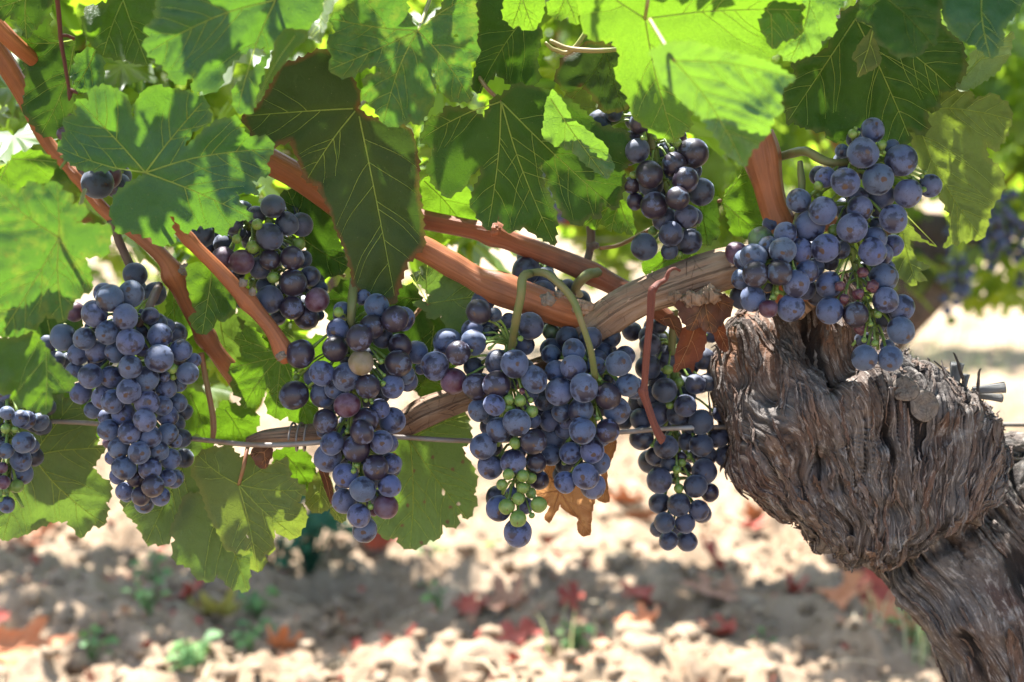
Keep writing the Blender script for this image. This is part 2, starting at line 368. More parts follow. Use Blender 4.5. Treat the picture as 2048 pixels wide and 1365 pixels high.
CLOD = m_plain('clod_soil', (.160, .108, .067), (.325, .242, .165), 30, .95, spec=.1)
LITTER = [m_plain('litter_red', (.24, .032, .022), (.36, .085, .05), 40, .7), m_plain('litter_orange', (.40, .13, .05), (.48, .21, .10), 40, .7), m_plain('litter_brown', (.26, .12, .07), (.36, .19, .11), 40, .75), m_plain('litter_yellow', (.40, .34, .05), (.45, .42, .12), 40, .6)]
def m_blade(name, a, b, trans):
    m = M(name); r = m.attr('rnd'); m.P(Base_Color=m.mix(r, a, b), Roughness=.6, Specular_IOR_Level=.3)
    tr = m.n('BsdfTranslucent', {'Color': trans}); mx = m.n('MixShader', {0: .35, 1: m.b.outputs[0], 2: tr.outputs[0]}); m.t.links.new(mx.outputs[0], m.o.inputs[0]); return m.m
GRASS = m_blade('pale_grass', (.42, .38, .22), (.28, .36, .18), (.4, .42, .18))
WEED = m_blade('weed_green', (.07, .17, .07), (.14, .25, .07), (.25, .42, .08))
WEED_D = m_blade('weed_blue_green', (.018, .075, .045), (.03, .11, .06), (.05, .2, .08))
# ------------------------------------------------------------------ grape bunches
def berry_mesh(name, mat, seed, wrinkle=0.0):
    r = np.random.default_rng(seed); n_u, n_v = 28, 20; V = []; Fc = []
    for i in range(n_v + 1):
        a = math.pi * i / n_v
        for j in range(n_u):
            b = 2 * math.pi * j / n_u; V.append((math.sin(a) * math.cos(b), math.sin(a) * math.sin(b), math.cos(a)))
    V = np.array(V); o = r.uniform(0, 50, 3)
    k = 1 + .048 * fbm(V[:, 0] * 1.1 + o[0], V[:, 1] * 1.1 + o[1], V[:, 2] * 1.1 + o[2], 2)
    if wrinkle: k = k + wrinkle * (fbm(V[:, 0] * 1.7 + o[0], V[:, 1] * 1.7, V[:, 2] * 1.7, 2) - .5 + .5 * ridge(V[:, 0] * 2.3 + o[1], V[:, 1] * 2.3, V[:, 2] * 2.3, 2))
    pol = np.exp(-((1 - V[:, 2]) / .004)); k = k - .012 * pol
    V = V * k[:, None]
    for i in range(n_v):
        for j in range(n_u):
            q = (j + 1) % n_u; a, b, c, d = i * n_u + j, (i + 1) * n_u + j, (i + 1) * n_u + q, i * n_u + q
            if i == 0: Fc.append((a, b, c))
            elif i == n_v - 1: Fc.append((a, b, d))
            else: Fc.append((a, b, c, d))
    me = bpy.data.meshes.new(name); me.from_pydata(V.tolist(), [], Fc); me.polygons.foreach_set('use_smooth', [True] * len(me.polygons))
    me.materials.append(mat); me.update(); return me
BM = {t: [berry_mesh('grape' if t not in 'gh' else 'unripe_grape', GR[t], 10 * i + k, .16 if t == 's' else 0) for k in range(3 if t in 'bkd' else 2)] for i, t in enumerate(GR)}
BNAME = {'g': 'unripe_grape', 'h': 'unripe_grape', 's': 'shrivelled_grape'}
BLAB = {'p': 'reddish purple grape with thin bloom', 'y': 'pale pinkish green grape still ripening', 's': 'wrinkled shrivelled reddish grape', 'g': 'small hard green grape', 'h': 'half green grape starting to colour'}

def parse(segs, sc=5.1125):
    out = []
    for ox, oy, txt in segs:
        for tok in txt.split():
            a = tok.split(','); t = 'b'
            if a[3][-1].isalpha(): t = a[3][-1]; a[3] = a[3][:-1]
            out.append([ox + float(a[0]) / sc, oy + float(a[1]) / sc, float(a[2]) / sc, int(a[3]), t])
    return out
def bunch(label, group, segs, y0, axis, ped, back=0, thick=.018, direct=False, base='b', pedmat=None):
    """segs: measured berries; axis: rachis polyline (px,py); ped: list of peduncle control rows (px,py,dy,r)"""
    B = parse(segs) if not direct else [list(s) for s in segs]
    if base != 'b':
        for b in B:
            if b[4] == 'b': b[4] = base
    r_ = np.random.default_rng(int(abs(B[0][0] * 7 + B[0][1]))); n = len(B)
    A = np.array([b[:4] for b in B], float); ax = spline(np.array(axis, float), 24)
    # across-bunch profile for roundness
    d2 = np.abs(A[:, None, :2] - ax[None]); dist = np.sqrt((d2**2).sum(2)); near = dist.min(1); wid = max(60., np.percentile(near, 92) * 1.25)
    mp = mpp(y0); rad = A[:, 2] * mp; A[:, 2] *= np.where(A[:, 2] > 15, 1.035, 1.0)
    y = y0 - thick * np.sqrt(np.clip(1 - (near / wid)**2, 0, 1)) + A[:, 3] * .0095 + r_.uniform(-.001, .001, n)
    for it in range(60):
        X = P(A[:, 0], A[:, 1], y)
        for i in range(n):
            dv = X[i] - X; dd = np.sqrt((dv**2).sum(1)); need = (rad[i] + rad) * .92
            for j in np.nonzero((dd < need) & (np.arange(n) > i))[0]:
                lat = math.hypot(dv[j, 0], dv[j, 2]); want = math.sqrt(max(need[j]**2 - lat**2, 0)); cur = y[j] - y[i]
                sgn = 1 if (A[j, 3] > A[i, 3] or (A[j, 3] == A[i, 3] and cur > 0)) else -1
                mv = .5 * (want * sgn - cur) * .5
                fi = .6 if A[i, 3] < A[j, 3] else (1.4 if A[i, 3] > A[j, 3] else 1)
                y[i] -= mv * fi; y[j] += mv * (2 - fi)
                X[i] = P(A[i, 0], A[i, 1], y[i]); X[j] = P(A[j, 0], A[j, 1], y[j])
    X = P(A[:, 0], A[:, 1], y); rad = A[:, 2] * mpp(y)
    ycen = y0 + .006
    axw = P(ax[:, 0], ax[:, 1], np.full(len(ax), ycen))
    # berries on the far side, hidden from the front ones
    ext = []
    src = [i for i in range(n) if B[i][4] in 'bkdp' and A[i, 3] <= 1 and A[i, 2] > 18]
    r_.shuffle(src)
    for i in src:
        if len(ext) >= back: break
        c = axw[np.argmin(((axw - X[i])**2).sum(1))]
        q = X[i].copy(); q[0] = c[0] + (X[i][0] - c[0]) * .78 + r_.uniform(-.004, .004); q[2] += r_.uniform(-.008, .008); q[1] = 2 * ycen - X[i][1] + .006
        rr = rad[i] * .95; al = np.vstack([X] + [e[0][None] for e in ext]); ar = np.concatenate([rad, [e[1] for e in ext]])
        for _ in range(20):
            dd = np.sqrt(((al - q)**2).sum(1)); o = (ar + rr) * .92 - dd
            if o.max() <= 0: break
            q[1] += .0025
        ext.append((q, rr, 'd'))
    top = P(np.array([ped[0][0]]), np.array([ped[0][1]]), np.array([y0 + ped[0][2]]))[0] if ped else axw[0]
    root = empty('grape_bunch', top, label=label, cat='grapes', group=group)
    st = Acc()
    for i in range(n + len(ext)):
        if i < n: c, rr, t = X[i], rad[i], B[i][4]
        else: c, rr, t = ext[i - n]
        o = bpy.data.objects.new(BNAME.get(t, 'grape'), BM[t][int(r_.integers(len(BM[t])))])
        out = c - axw[np.argmin(((axw - c)**2).sum(1))]; out = out / (np.linalg.norm(out) + 1e-6) + np.array([0, -.35, -.35]) + r_.normal(0, .38, 3)
        q = Vector(out).to_track_quat('Z', 'Y')
        o.rotation_mode = 'QUATERNION'; o.rotation_quaternion = q @ Matrix.Rotation(r_.uniform(0, 6.28), 3, 'Z').to_quaternion()
        s = rr * (1 + r_.uniform(-.015, .015)); o.scale = (s * r_.uniform(.97, 1.05), s * r_.uniform(.97, 1.04), s * r_.uniform(.95, 1.07)); o.location = Vector(c)
        if t in BLAB: o['label'] = BLAB[t]
        link(o, root)
        # pedicel
        k = np.argmin(((axw - c - np.array([0, 0, .012]))**2).sum(1)); a = axw[k]
        dirv = a - c; L = np.linalg.norm(dirv)
        if L > rr * 1.02:
            e = c + dirv / L * rr * .9; mid = (a + e) / 2 + np.array([0, 0, .004])
            st.add(*tube(spline(np.array([a, mid, e]), 6), np.array([.0012, .0009, .0008, .0008, .0009, .0014]) * (1 if rr > .004 else .7), 6))
    st.add(*tube(axw, np.linspace(.0026, .0011, len(axw)) * (1 + .2 * np.sin(np.arange(len(axw)) * 1.9)), 8))
    # side shoulders of the rachis
    for k in range(2, len(axw) - 2, 3):
        a = axw[k]; v = r_.normal(0, 1, 3) * np.array([1, .8, .4]); v /= np.linalg.norm(v)
        st.add(*tube(spline(np.array([a, a + v * .008 + [0, 0, -.002], a + v * .016 + [0, 0, -.007]]), 6), np.linspace(.0015, .0009, 6), 6))
        e = a + v * .016 + [0, 0, -.007]
    st.build('rachis', RACHIS, root)
    if ped:
        pp = Acc()
        for seg in (ped if isinstance(ped[0][0], (list, tuple)) else [ped]):
            pp.add(*pxtube([(a, b, y0 + c, d) for a, b, c, d in seg], 24, 10, lambda th, s: .10 * vnoise(np.cos(th) * 2, np.sin(th) * 2, s * 160) + .10 * vnoise(s * 70, 4)))
        pp.build('peduncle', pedmat or STALK, root)
    return root, X, rad
GB = 'blue-black grape bunches hanging from the vine'
bunch('large dense conical bunch of dusty blue grapes at the left, tapering to a point', GB, [(60, 540,
 "820,290,135,0 1035,245,128,1 760,240,105,2 660,450,132,0 975,480,128,0 340,690,130,0 560,705,116,0 795,640,122,0 1025,740,140,0 1330,670,122,1 1320,905,140,0 1540,825,112,1 1610,1060,112,0 1670,930,80,2 460,430,100,2p 690,830,112,1 500,860,112,1 880,840,110,1 700,920,108,2 1150,790,100,2 1230,470,90,2d 1500,640,90,3d 1300,560,110,3d 1410,580,80,3d 1025,995,122,0 620,1090,125,0 460,1040,100,1 840,1095,112,1 1190,1115,128,0 1010,1240,125,0 1375,1090,60,1 1390,1210,105,1 1520,1170,80,2 1455,1015,50,0g 1465,1095,38,1g 520,1260,110,1 760,1300,130,1 850,1345,120,0 1160,620,90,3d 620,590,60,3d"),
 (60, 790, "1195,75,122,0 1355,110,98,1 1510,80,98,2 1410,215,110,2 955,195,122,1 645,155,90,2 770,230,80,2 1175,260,118,0 800,360,108,0 1015,385,118,0 1225,430,110,0 1410,400,105,1 1475,465,82,2 800,490,60,3p 910,540,112,0 1115,595,112,0 1320,570,100,1 1440,660,108,1 850,640,80,2 960,750,125,0 1225,755,115,0 900,830,85,2 1080,860,88,1k 1410,850,85,1 1465,860,95,2 1260,935,118,0k 965,985,88,1 1135,1035,103,0k 990,1030,70,2 1335,1040,98,1 1170,1110,100,2")],
 -.015, [(262, 650), (262, 760), (282, 880), (296, 985)], [(318, 572, .03, 9), (305, 600, .008, 9), (292, 630, -.004, 8), (275, 660, .004, 7)], back=26, thick=.026, pedmat=PURP)
bunch('dark grapes half hidden behind a light green leaf at the left', GB, [(95, 688, 17, 0, 'd'), (113, 720, 17, 0, 'd'), (135, 722, 16, 1, 'd'), (137, 773, 13, 1, 'd'), (98, 712, 16, 2, 'd'), (118, 748, 17, 2, 'd'), (118, 690, 15, 2, 'd')], .03, [(115, 680), (118, 760)], [(130, 650, .02, 4), (122, 668, .01, 4), (116, 690, .006, 4)], back=3, direct=True)
bunch('small loose bunch at the lower left frame edge with several green and pink berries', GB, [(0, 750,
 "40,240,80,2 70,390,75,0 210,450,92,0 270,460,92,1 405,480,95,1 60,550,55,0g 155,560,38,0g 245,690,113,0 330,730,75,2 60,780,82,0 20,700,70,1k 215,875,115,1 230,1010,110,2 20,950,60,0p 30,1100,75,0p 175,1140,72,1g 50,1185,50,1g 70,1330,82,0 0,1270,35,0g 190,310,60,2g 300,340,55,2g 120,240,50,2g 30,190,80,1 -60,300,90,1 -90,460,90,1 -80,640,95,1 -90,820,95,1 -70,1000,90,1 -90,1160,80,1 130,620,60,3d 120,1080,80,3d -10,540,80,3d")],
 -.01, [(14, 780), (20, 880), (15, 1000)], [(5, 740, .02, 6), (10, 765, .01, 6), (14, 790, .006, 5)], back=10)
bunch('loose purple bunch behind the slanting cane, with small green berries at its top', GB, [(360, 380,
 "950,170,120,0 775,260,95,1 1095,350,118,0 1235,360,118,1 915,480,140,0 790,355,58,0g 915,320,50,1g 580,505,52,0g 745,585,70,0g 1215,555,68,1g 1150,505,45,2g 225,470,125,1 540,340,110,1 450,560,110,3d 280,600,100,3d 445,705,122,0p 630,740,122,0p 920,715,105,0k 1148,700,122,0k 1260,710,90,2 815,800,118,1 955,898,62,0g 1155,950,140,0k 1330,885,105,1 915,1125,140,0 1145,1205,118,0k 1400,1125,125,0p 1430,1010,80,2 880,1000,100,2d 1000,1310,80,2 1290,1300,130,1k 1420,1280,60,2 620,1160,55,2 490,1040,55,3g 590,440,80,2d 580,860,80,2d 700,480,80,3d 1010,620,90,3d 1060,1040,90,3d 760,960,60,3g")],
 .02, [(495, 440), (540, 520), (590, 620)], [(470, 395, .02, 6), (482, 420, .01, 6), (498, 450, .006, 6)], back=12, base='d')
bunch('long narrow bunch in the centre left with one pale pinkish berry', GB, [(540, 570,
 "700,280,52,0g 950,130,80,2 1095,220,125,1 740,260,90,2 1275,350,135,0k 1360,350,120,1 690,460,115,1 1040,430,125,0k 910,540,135,0k 1150,540,110,2d 670,650,130,0k 1325,620,125,1k 1500,690,120,2 310,705,140,0k 930,795,127,0y 1310,805,138,0k 1135,785,32,0g 1165,925,22,0g 1155,1010,32,0g 245,1125,148,0k 530,905,130,0 455,940,115,1 785,945,145,0 1000,1040,125,0k 1250,1040,115,0 1380,920,100,1 1410,990,105,2 1540,860,60,3 540,1130,125,1 670,1060,110,1 790,1230,130,0p 1120,1270,105,1 980,1180,28,0g 1040,1205,20,0g 265,895,22,0g 270,945,35,1g 1150,1130,80,3d 620,1230,80,3d 1180,860,90,3d 800,760,90,3d 1020,700,70,3d 1100,930,80,3d"),
 (540, 830, "570,65,128,0k 940,180,125,0k 975,55,132,0k 1250,60,132,1 790,170,28,0g 635,290,120,0 590,440,140,1 545,170,70,2 880,340,140,0k 1140,280,125,0 1210,290,95,2 770,620,130,0 890,520,32,0g 855,575,30,0g 1080,535,130,0k 1235,500,110,1 945,760,133,0 1225,725,120,0 755,880,128,1 1185,940,125,0p 1080,840,80,2 910,1030,122,0 970,1180,130,1 1030,940,35,0g 720,740,60,3 1060,990,50,3p 760,190,90,3d 930,480,90,3d 1040,690,80,3d 960,900,80,3d")],
 0.0, [(702, 660), (712, 760), (705, 860), (725, 960), (728, 1050)], [(708, 560, .012, 9), (705, 600, -.004, 9), (702, 640, -.006, 8.5), (704, 680, .004, 8)], back=16)
bunch('bunch dotted with bright green unripe berries, hanging in the centre from a green stalk', GB, [(830, 570,
 "650,275,130,0k 815,305,72,1d 600,590,130,1 585,470,110,2 330,580,135,1 440,700,125,0k 205,830,145,0 395,985,135,0p 630,1040,140,1k 835,1020,137,0k 1020,810,137,0 1220,970,137,0 960,370,80,3d 830,400,60,3d 890,360,40,3d 1120,620,100,3d 760,500,90,3d 850,800,130,2d 600,840,100,3d 1180,420,133,2d 958,1175,55,0g 1075,1185,65,0g 950,1255,60,0g 1195,1295,65,0g 1180,1180,33,0g 1080,550,30,0g 755,555,20,0g 760,650,20,0g 1095,1085,32,0s 655,1285,115,1 810,1230,110,0 1180,1120,80,2 960,1000,90,3d 1080,1240,90,3d"),
 (830, 830, "1040,80,140,0 855,150,130,0 700,320,135,0 770,530,130,1 1005,480,130,0 1210,270,135,0k 1235,490,110,1k 1265,670,100,2k 1025,290,65,0g 955,610,60,0g 1100,625,68,0g 1185,645,60,1g 890,715,58,0g 1105,750,62,0g 1185,800,60,1g 1058,860,67,0g 940,940,83,0g 1265,920,85,0g 1055,1065,85,0g 1195,1030,32,0g 855,960,135,1 1050,1205,145,1 1130,930,85,2 990,790,60,2 1210,60,80,2 750,20,75,2 1060,380,80,3d 950,200,80,3d")],
 -.005, [(1022, 690), (1015, 760), (1030, 860), (1035, 960), (1038, 1040)], [(1062, 548, -.026, 8), (1045, 556, -.035, 9), (1042, 590, -.036, 8.5), (1032, 640, -.028, 8.5), (1026, 680, -.008, 8), (1020, 720, .004, 6)], back=16)
bunch('rounded bunch right of the centre under an arching green stalk', GB, [(1060, 640,
 "445,315,120,1 440,490,135,0 265,530,110,1 300,735,140,0 550,695,150,0 800,780,137,0k 905,450,133,0 1000,670,118,0 1070,700,110,2 890,925,140,1 900,960,110,2 325,945,105,1 515,925,127,0 535,1135,135,0 795,1135,120,0k 720,1200,100,2 670,480,105,2 690,400,90,3d 760,330,90,3d 970,370,105,2d 620,190,110,2d 830,180,100,3d 350,1130,90,2 370,1050,70,2 180,960,120,3d 150,820,110,2 710,608,26,0g 693,1008,28,0g 600,520,90,3d 720,900,90,3d 380,180,115,3d 215,300,115,3d 215,350,95,2 215,120,90,3h 800,590,60,3d"),
 (830, 830, "1415,230,135,2 1590,390,110,1 1810,370,125,1 1745,630,137,0 1535,690,113,0 1820,730,130,1 1880,490,115,2 1390,420,105,2 1520,520,90,3d 1525,490,30,2g 1870,240,90,2 1310,140,90,3d 1380,60,110,2 1650,480,70,3d")],
 -.002, [(1188, 750), (1180, 840), (1175, 950)], [(1050, 548, -.022, 8), (1085, 545, -.034, 7.5), (1112, 562, -.040, 8), (1146, 600, -.042, 7.5), (1164, 648, -.042, 7), (1181, 700, -.037, 6.5), (1190, 755, -.022, 7)], back=18)
bunch('dim bunch in shade between the hanging dry stem and the thick trunk', GB, [(1060, 640,
 "1210,490,130,1 1230,255,110,1 1220,170,110,2 1320,60,80,2 1420,230,130,3 1375,720,130,0 1410,510,52,0g 1525,640,50,1g 1690,660,105,1 1590,780,100,2 1590,880,115,0 1815,640,90,1 1750,1045,130,0 1640,1070,110,1 1510,970,115,1 1310,960,115,1 1140,1015,110,1 1220,800,120,2 1100,840,100,2 1430,875,40,0g 1780,400,110,2 1850,150,80,3 1990,140,70,2 1940,960,80,2 1930,1200,110,1 1040,120,100,3 960,1040,90,2 1400,380,120,3 1620,480,110,3 1300,620,100,3 1480,820,90,3 1000,1000,90,3"),
 (1160, 840, "630,190,122,1 880,280,122,0 735,265,22,0g 760,375,95,1 905,445,85,1 1035,380,55,1k 1040,440,45,1g 990,510,45,0g 1110,370,40,2g 1240,260,117,0 1090,225,85,1 1300,370,105,1 1150,350,75,2 1490,370,110,1 1270,530,128,1 1180,680,118,0 1330,745,95,1k 810,620,130,0 1010,700,52,0g 810,855,108,1 1010,870,120,0 1215,925,105,0 1245,955,100,2 865,1050,110,0 1075,1060,103,0 800,1115,85,2 905,1235,100,0 1090,1240,108,1 1080,500,70,3k 960,600,60,3 950,180,90,3 1380,200,90,3")],
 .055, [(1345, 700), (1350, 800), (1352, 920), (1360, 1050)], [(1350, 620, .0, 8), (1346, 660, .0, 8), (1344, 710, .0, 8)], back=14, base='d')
bunch('dark bunch with rubbed grapes high up, just below a bright sunlit leaf', GB, [(1130, 200,
 "360,230,120,2d 500,130,90,2d 765,240,110,1k 690,430,115,1k 740,520,120,1 865,760,140,0k 1115,660,125,0k 1315,545,147,0k 1230,820,132,0k 1310,730,85,2 880,870,120,1 690,870,90,1k 910,1080,142,0k 720,1040,85,1k 1150,1005,122,0k 1385,940,135,1 1240,1190,118,0 1300,1200,100,2 1015,1220,120,1 930,375,45,1g 1145,440,50,1g 1095,510,28,0g 795,390,25,0g 700,770,40,1g 960,540,90,3d 1180,370,60,3p 1060,800,80,3d 960,960,80,3d 1130,1120,80,3d"),
 (1130, 400, "1085,350,125,0 1265,425,130,1 1070,525,85,0 810,485,132,0 1165,560,42,1g 900,320,50,2g")],
 .02, [(1300, 260), (1320, 340), (1350, 430), (1345, 490)], [(1292, 215, .01, 7), (1298, 250, .004, 7), (1306, 300, .0, 7)], back=10, base='d')
bunch('loose bunch at the right resting on the trunk top, with wrinkled reddish raisins in it', GB, [(1500, 220,
 "1255,210,118,1 1050,245,47,0g 1110,235,20,0g 1080,190,20,0g 1155,440,155,0 945,420,75,2 1345,360,52,0g 1455,385,80,2 1370,437,22,0g 1545,515,155,0 1310,710,153,0 975,740,145,0 770,690,105,1 1615,855,138,0 1840,775,115,1 1665,705,28,0g 1755,680,26,0g 1790,640,26,0g 1775,815,30,0g 1350,880,125,2 1120,1010,130,1 500,930,122,1 745,1030,142,0 1100,900,110,2 610,1190,150,1 1045,1210,152,0 1465,1115,140,0 855,1230,60,1g 1290,1290,90,1 700,780,50,1g 690,870,50,2g 1300,1020,80,3d 1280,1190,80,3d 1180,640,80,3d"),
 (1430, 430, "1130,340,145,0 1290,360,90,2 1610,375,135,0 1640,240,115,1 1710,400,110,2 1820,315,110,2 1720,650,145,1 1730,560,110,3 1165,715,132,1 1175,980,130,0 1440,1020,130,0k 1745,870,128,0 1900,950,135,1 1900,1180,135,0 1180,480,90,3d 1740,1060,90,3d 1670,1130,80,3d 1275,730,52,0s 1320,860,55,0s 1465,810,62,0s 1610,735,65,0s 1510,590,60,0s 1490,1160,70,1s 1668,1018,40,0g 1590,1120,28,0g 1525,1280,30,0g 1635,1315,38,0g 1510,1270,80,2d"),
 (1550, 500, "915,1105,132,0 1180,1110,130,0 1150,990,75,2")],
 -.008, [(1705, 325), (1700, 430), (1706, 520), (1730, 600), (1752, 660), (1756, 700)], [(1548, 318, .035, 9), (1580, 308, .03, 9), (1612, 303, .012, 9), (1640, 318, .004, 9), (1668, 326, 0, 8), (1705, 322, .004, 8)], back=12)
bunch('round bunch before the trunk neck with a reddish and a half green berry', GB, [(1430, 430,
 "220,390,115,1p 465,250,128,2h 310,460,110,1 395,430,130,0 415,605,130,0k 280,655,110,1 385,855,130,0 695,365,137,0 550,330,110,1 720,190,115,1 870,360,125,1 660,590,123,0k 940,580,118,0 830,705,135,0 775,950,137,0 545,960,92,0p 1020,540,95,2 635,795,28,0g 590,843,32,0g 810,560,22,0g 930,760,110,2d 540,720,70,3d 560,860,60,3d 600,500,90,3d 740,520,90,3d")],
 -.012, [(1580, 470), (1560, 530), (1550, 600)], [(1600, 325, .02, 6), (1602, 350, .014, 7), (1604, 380, .008, 7), (1596, 430, .006, 6), (1582, 475, .006, 6)], back=10)
bunch('few dark grapes showing in the gap between two brown canes', GB, [(1052, 541, 27, 0, 'b'), (1090, 560, 24, 1, 'b'), (1085, 588, 26, 0, 'b'), (1135, 582, 22, 1, 'b'), (1160, 603, 22, 2, 'b'), (1060, 580, 24, 2, 'b'), (1115, 606, 24, 1, 'b'), (1085, 620, 24, 1, 'b'), (1060, 650, 25, 1, 'b'), (1110, 650, 24, 1, 'b')], .07, [(1090, 540), (1090, 640)], [(1195, 545, -.02, 11), (1172, 552, -.03, 10), (1152, 578, -.02, 9), (1160, 590, .0, 7)], back=5, direct=True, base='d')
bunch('a few reddish purple grapes peeping from behind the big leaf at the upper left', GB, [(195, 366, 31, 0, 'd'), (214, 350, 27, 1, 'p'), (128, 268, 14, 1, 'p'), (180, 330, 26, 2, 'p'), (150, 300, 24, 2, 'p'), (222, 320, 26, 2, 'd')], .01, [(150, 260), (200, 345)], [(140, 230, .01, 5), (150, 260, .006, 5)], back=3, direct=True)
# ------------------------------------------------------------------ vine leaves, each traced and shaped on its own
def inside(pt, poly):
    x, y = pt[:, 0], pt[:, 1]; c = np.zeros(len(pt), bool); j = len(poly) - 1
    for i in range(len(poly)):
        xi, yi = poly[i]; xj, yj = poly[j]
        c ^= ((yi > y) != (yj > y)) & (x < (xj - xi) * (y - yi) / (yj - yi + 1e-12) + xi); j = i
    return c
def segdist(pt, a, b):
    ab = b - a; t = np.clip(((pt - a) @ ab) / (ab @ ab + 1e-9), 0, 1); return np.linalg.norm(pt - a - t[:, None] * ab, axis=1)
def polydist(pt, pl, step=1):
    d = np.full(len(pt), 1e9)
    for i in range(0, len(pl) - 1): d = np.minimum(d, segdist(pt, pl[i], pl[i + 1]))
    return d
def leaf(label, kind, J, out, y0, sc=1.0, org=(0, 0), tilt=(0, 0), curl=0.0, cup=0.0, teeth=1.0, puck=1.0, ruf=1.0, pet=None, holes=(), vmat=None, nv=5, name='vine_leaf', grp='leaves of the vine', sun=False, cat='leaf', petmat=None):
    if kind in ('under', 'yel', 'spot'): puck = -abs(puck)
    tok = lambda s: np.array([[float(v) for v in q.split(',')] for q in s.split()])
    poly = tok(out) / sc + np.array(org) if isinstance(out, str) else np.array(out, float)
    J = np.array(J, float) / sc + np.array(org)
    r_ = np.random.default_rng(int(abs(J[0] * 13 + J[1] * 7 + len(poly)))); mp = mpp(y0)
    area = .5 * np.sum(poly[:, 0] * np.roll(poly[:, 1], -1) - np.roll(poly[:, 0], -1) * poly[:, 1])
    if area < 0: poly = poly[::-1]
    size = math.sqrt(abs(area)); hs = max(6.0, size / 34)
    # --- serrated margin
    B = []; n = len(poly)
    for i in range(n):
        a, b = poly[i], poly[(i + 1) % n]; L = np.linalg.norm(b - a); nrm = np.array([(b - a)[1], -(b - a)[0]]) / (L + 1e-9)
        k = max(1, int(round(L / 19.0 + r_.uniform(-.3, .3)))); B.append(a)
        per = L / k
        for q in range(k):
            am = teeth * min(7.0, per * .34) * r_.uniform(.35, 1.1); up = r_.uniform(.55, .8); t0 = q / k
            for f, h in ((up * .55, .45), (up, 1.0), ((up + 1) / 2, .25)):
                B.append(a + (b - a) * (t0 + f / k) + nrm * am * h)
            if q < k - 1: B.append(a + (b - a) * (t0 + 1 / k) - nrm * am * .1)
    B = np.array(B)
    # --- veins
    dj = np.linalg.norm(poly - J, axis=1); ang = np.arctan2(poly[:, 1] - J[1], poly[:, 0] - J[0]); order = np.argsort(-dj); tips = []
    for i in order:
        if dj[i] < .38 * dj.max(): break
        loc = dj[i] >= max(dj[(i - 1) % n], dj[(i + 1) % n])
        if loc and all(abs((ang[i] - ang[t] + math.pi) % (2 * math.pi) - math.pi) > R(26) for t in tips): tips.append(i)
        if len(tips) >= nv: break
    veins = []
    for i in tips:
        v = poly[i] - J; L = np.linalg.norm(v); pn = np.array([-v[1], v[0]]) / L; be = r_.uniform(-.05, .05) * L
        c = spline(np.array([J, J + v * .35 + pn * be, J + v * .7 + pn * be * .8, J + v * .985]), 26); r0 = np.clip(size / 170, 1.3, 2.7) * min(1, L / (size * .5))
        veins.append((c, np.linspace(r0, .55, 26), 0))
    for c, _, lv in list(veins):
        L = np.linalg.norm(c[-1] - c[0]); ns_ = max(2, int(L / max(40, size * .19))); t = np.gradient(c, axis=0); t /= np.linalg.norm(t, axis=1)[:, None]
        for k in range(1, ns_ + 1):
            i = int(26 * (.10 + .82 * k / (ns_ + 1)) + r_.uniform(-2, 2)); i = min(max(i, 2), 24)
            for sg in (1, -1):
                ia = min(max(i + (2 if sg > 0 else -1), 1), 24); d = R(r_.uniform(42, 56)) * sg; dr = np.array([t[ia][0] * math.cos(d) - t[ia][1] * math.sin(d), t[ia][0] * math.sin(d) + t[ia][1] * math.cos(d)])
                ln = L * .62 * (1 - .55 * i / 26) * r_.uniform(.75, 1.15); wg = r_.uniform(-.5, .5); cc = [c[ia]]; pcur = c[ia].copy(); dd = dr.copy()
                for s in range(12):
                    dd = dd + t[min(ia + s // 2, 25)] * .055 + np.array([-dd[1], dd[0]]) * .07 * math.sin(s * .9 + wg * 6); dd /= np.linalg.norm(dd); nx = pcur + dd * ln / 12
                    if s > 1 and (not inside(nx[None], poly)[0] or min([segdist(nx[None], w[0][q], w[0][q + 1])[0] for w in veins if w[2] == 0 and w[0] is not c for q in range(0, 25, 4)] + [99]) < 10): break
                    cc.append(nx); pcur = nx
                if len(cc) > 3: veins.append((np.array(cc), np.linspace(np.clip(size / 380, .6, 1.15), .25, len(cc)), 1))
    prim = [v for v in veins if v[2] == 0]; secd = [v for v in veins if v[2] == 1]
    # --- shape of the blade (metres towards +y)
    Rm = max(dj.max(), 1.0); ph = r_.uniform(0, 50, 2); tl = np.array(tilt)
    # folding along each primary vein, drooping margin, ruffles
    def dvein(q):
        d1 = np.full(len(q), 1e9)
        for c, _, _ in prim: d1 = np.minimum(d1, polydist(q, c[::3]))
        return d1
    def dall(q):
        d = np.full(len(q), 1e9)
        for c, _, lv in veins: d = np.minimum(d, polydist(q, c[::3] if lv == 0 else c[::2] if len(c) % 2 else np.vstack([c[::2], c[-1:]])))
        return d
    def height(q, da=None):
        v = (q - J) / Rm; rr = np.linalg.norm(v, axis=1)
        da = dall(q) if da is None else da
        h = (tl[0] * (q[:, 0] - J[0]) - tl[1] * (q[:, 1] - J[1])) * mp + (curl * rr**2 + cup * np.abs(v[:, 0])**1.5) * Rm * mp
        h = h + ruf * Rm * mp * (.12 * vnoise(v[:, 0] * 2 + ph[0], v[:, 1] * 2 + ph[1]) + .05 * vnoise(v[:, 0] * 5 + ph[1], v[:, 1] * 5 + ph[0])) * np.clip(rr * 1.6, 0, 1)
        h = h - puck * .0023 * (1 - np.exp(-(da / 13.0)**1.3)) + puck * .0006 * vnoise(q[:, 0] / 14, q[:, 1] / 14 + ph[0])
        return h
    # --- mesh
    lo, hi = poly.min(0), poly.max(0); gx, gy = np.meshgrid(np.arange(lo[0], hi[0], hs), np.arange(lo[1], hi[1], hs * .87)); gx = gx + (np.arange(gx.shape[0]) % 2)[:, None] * hs * .5
    q = np.stack([gx.ravel(), gy.ravel()], 1) + r_.uniform(-.15, .15, (gx.size, 2)) * hs
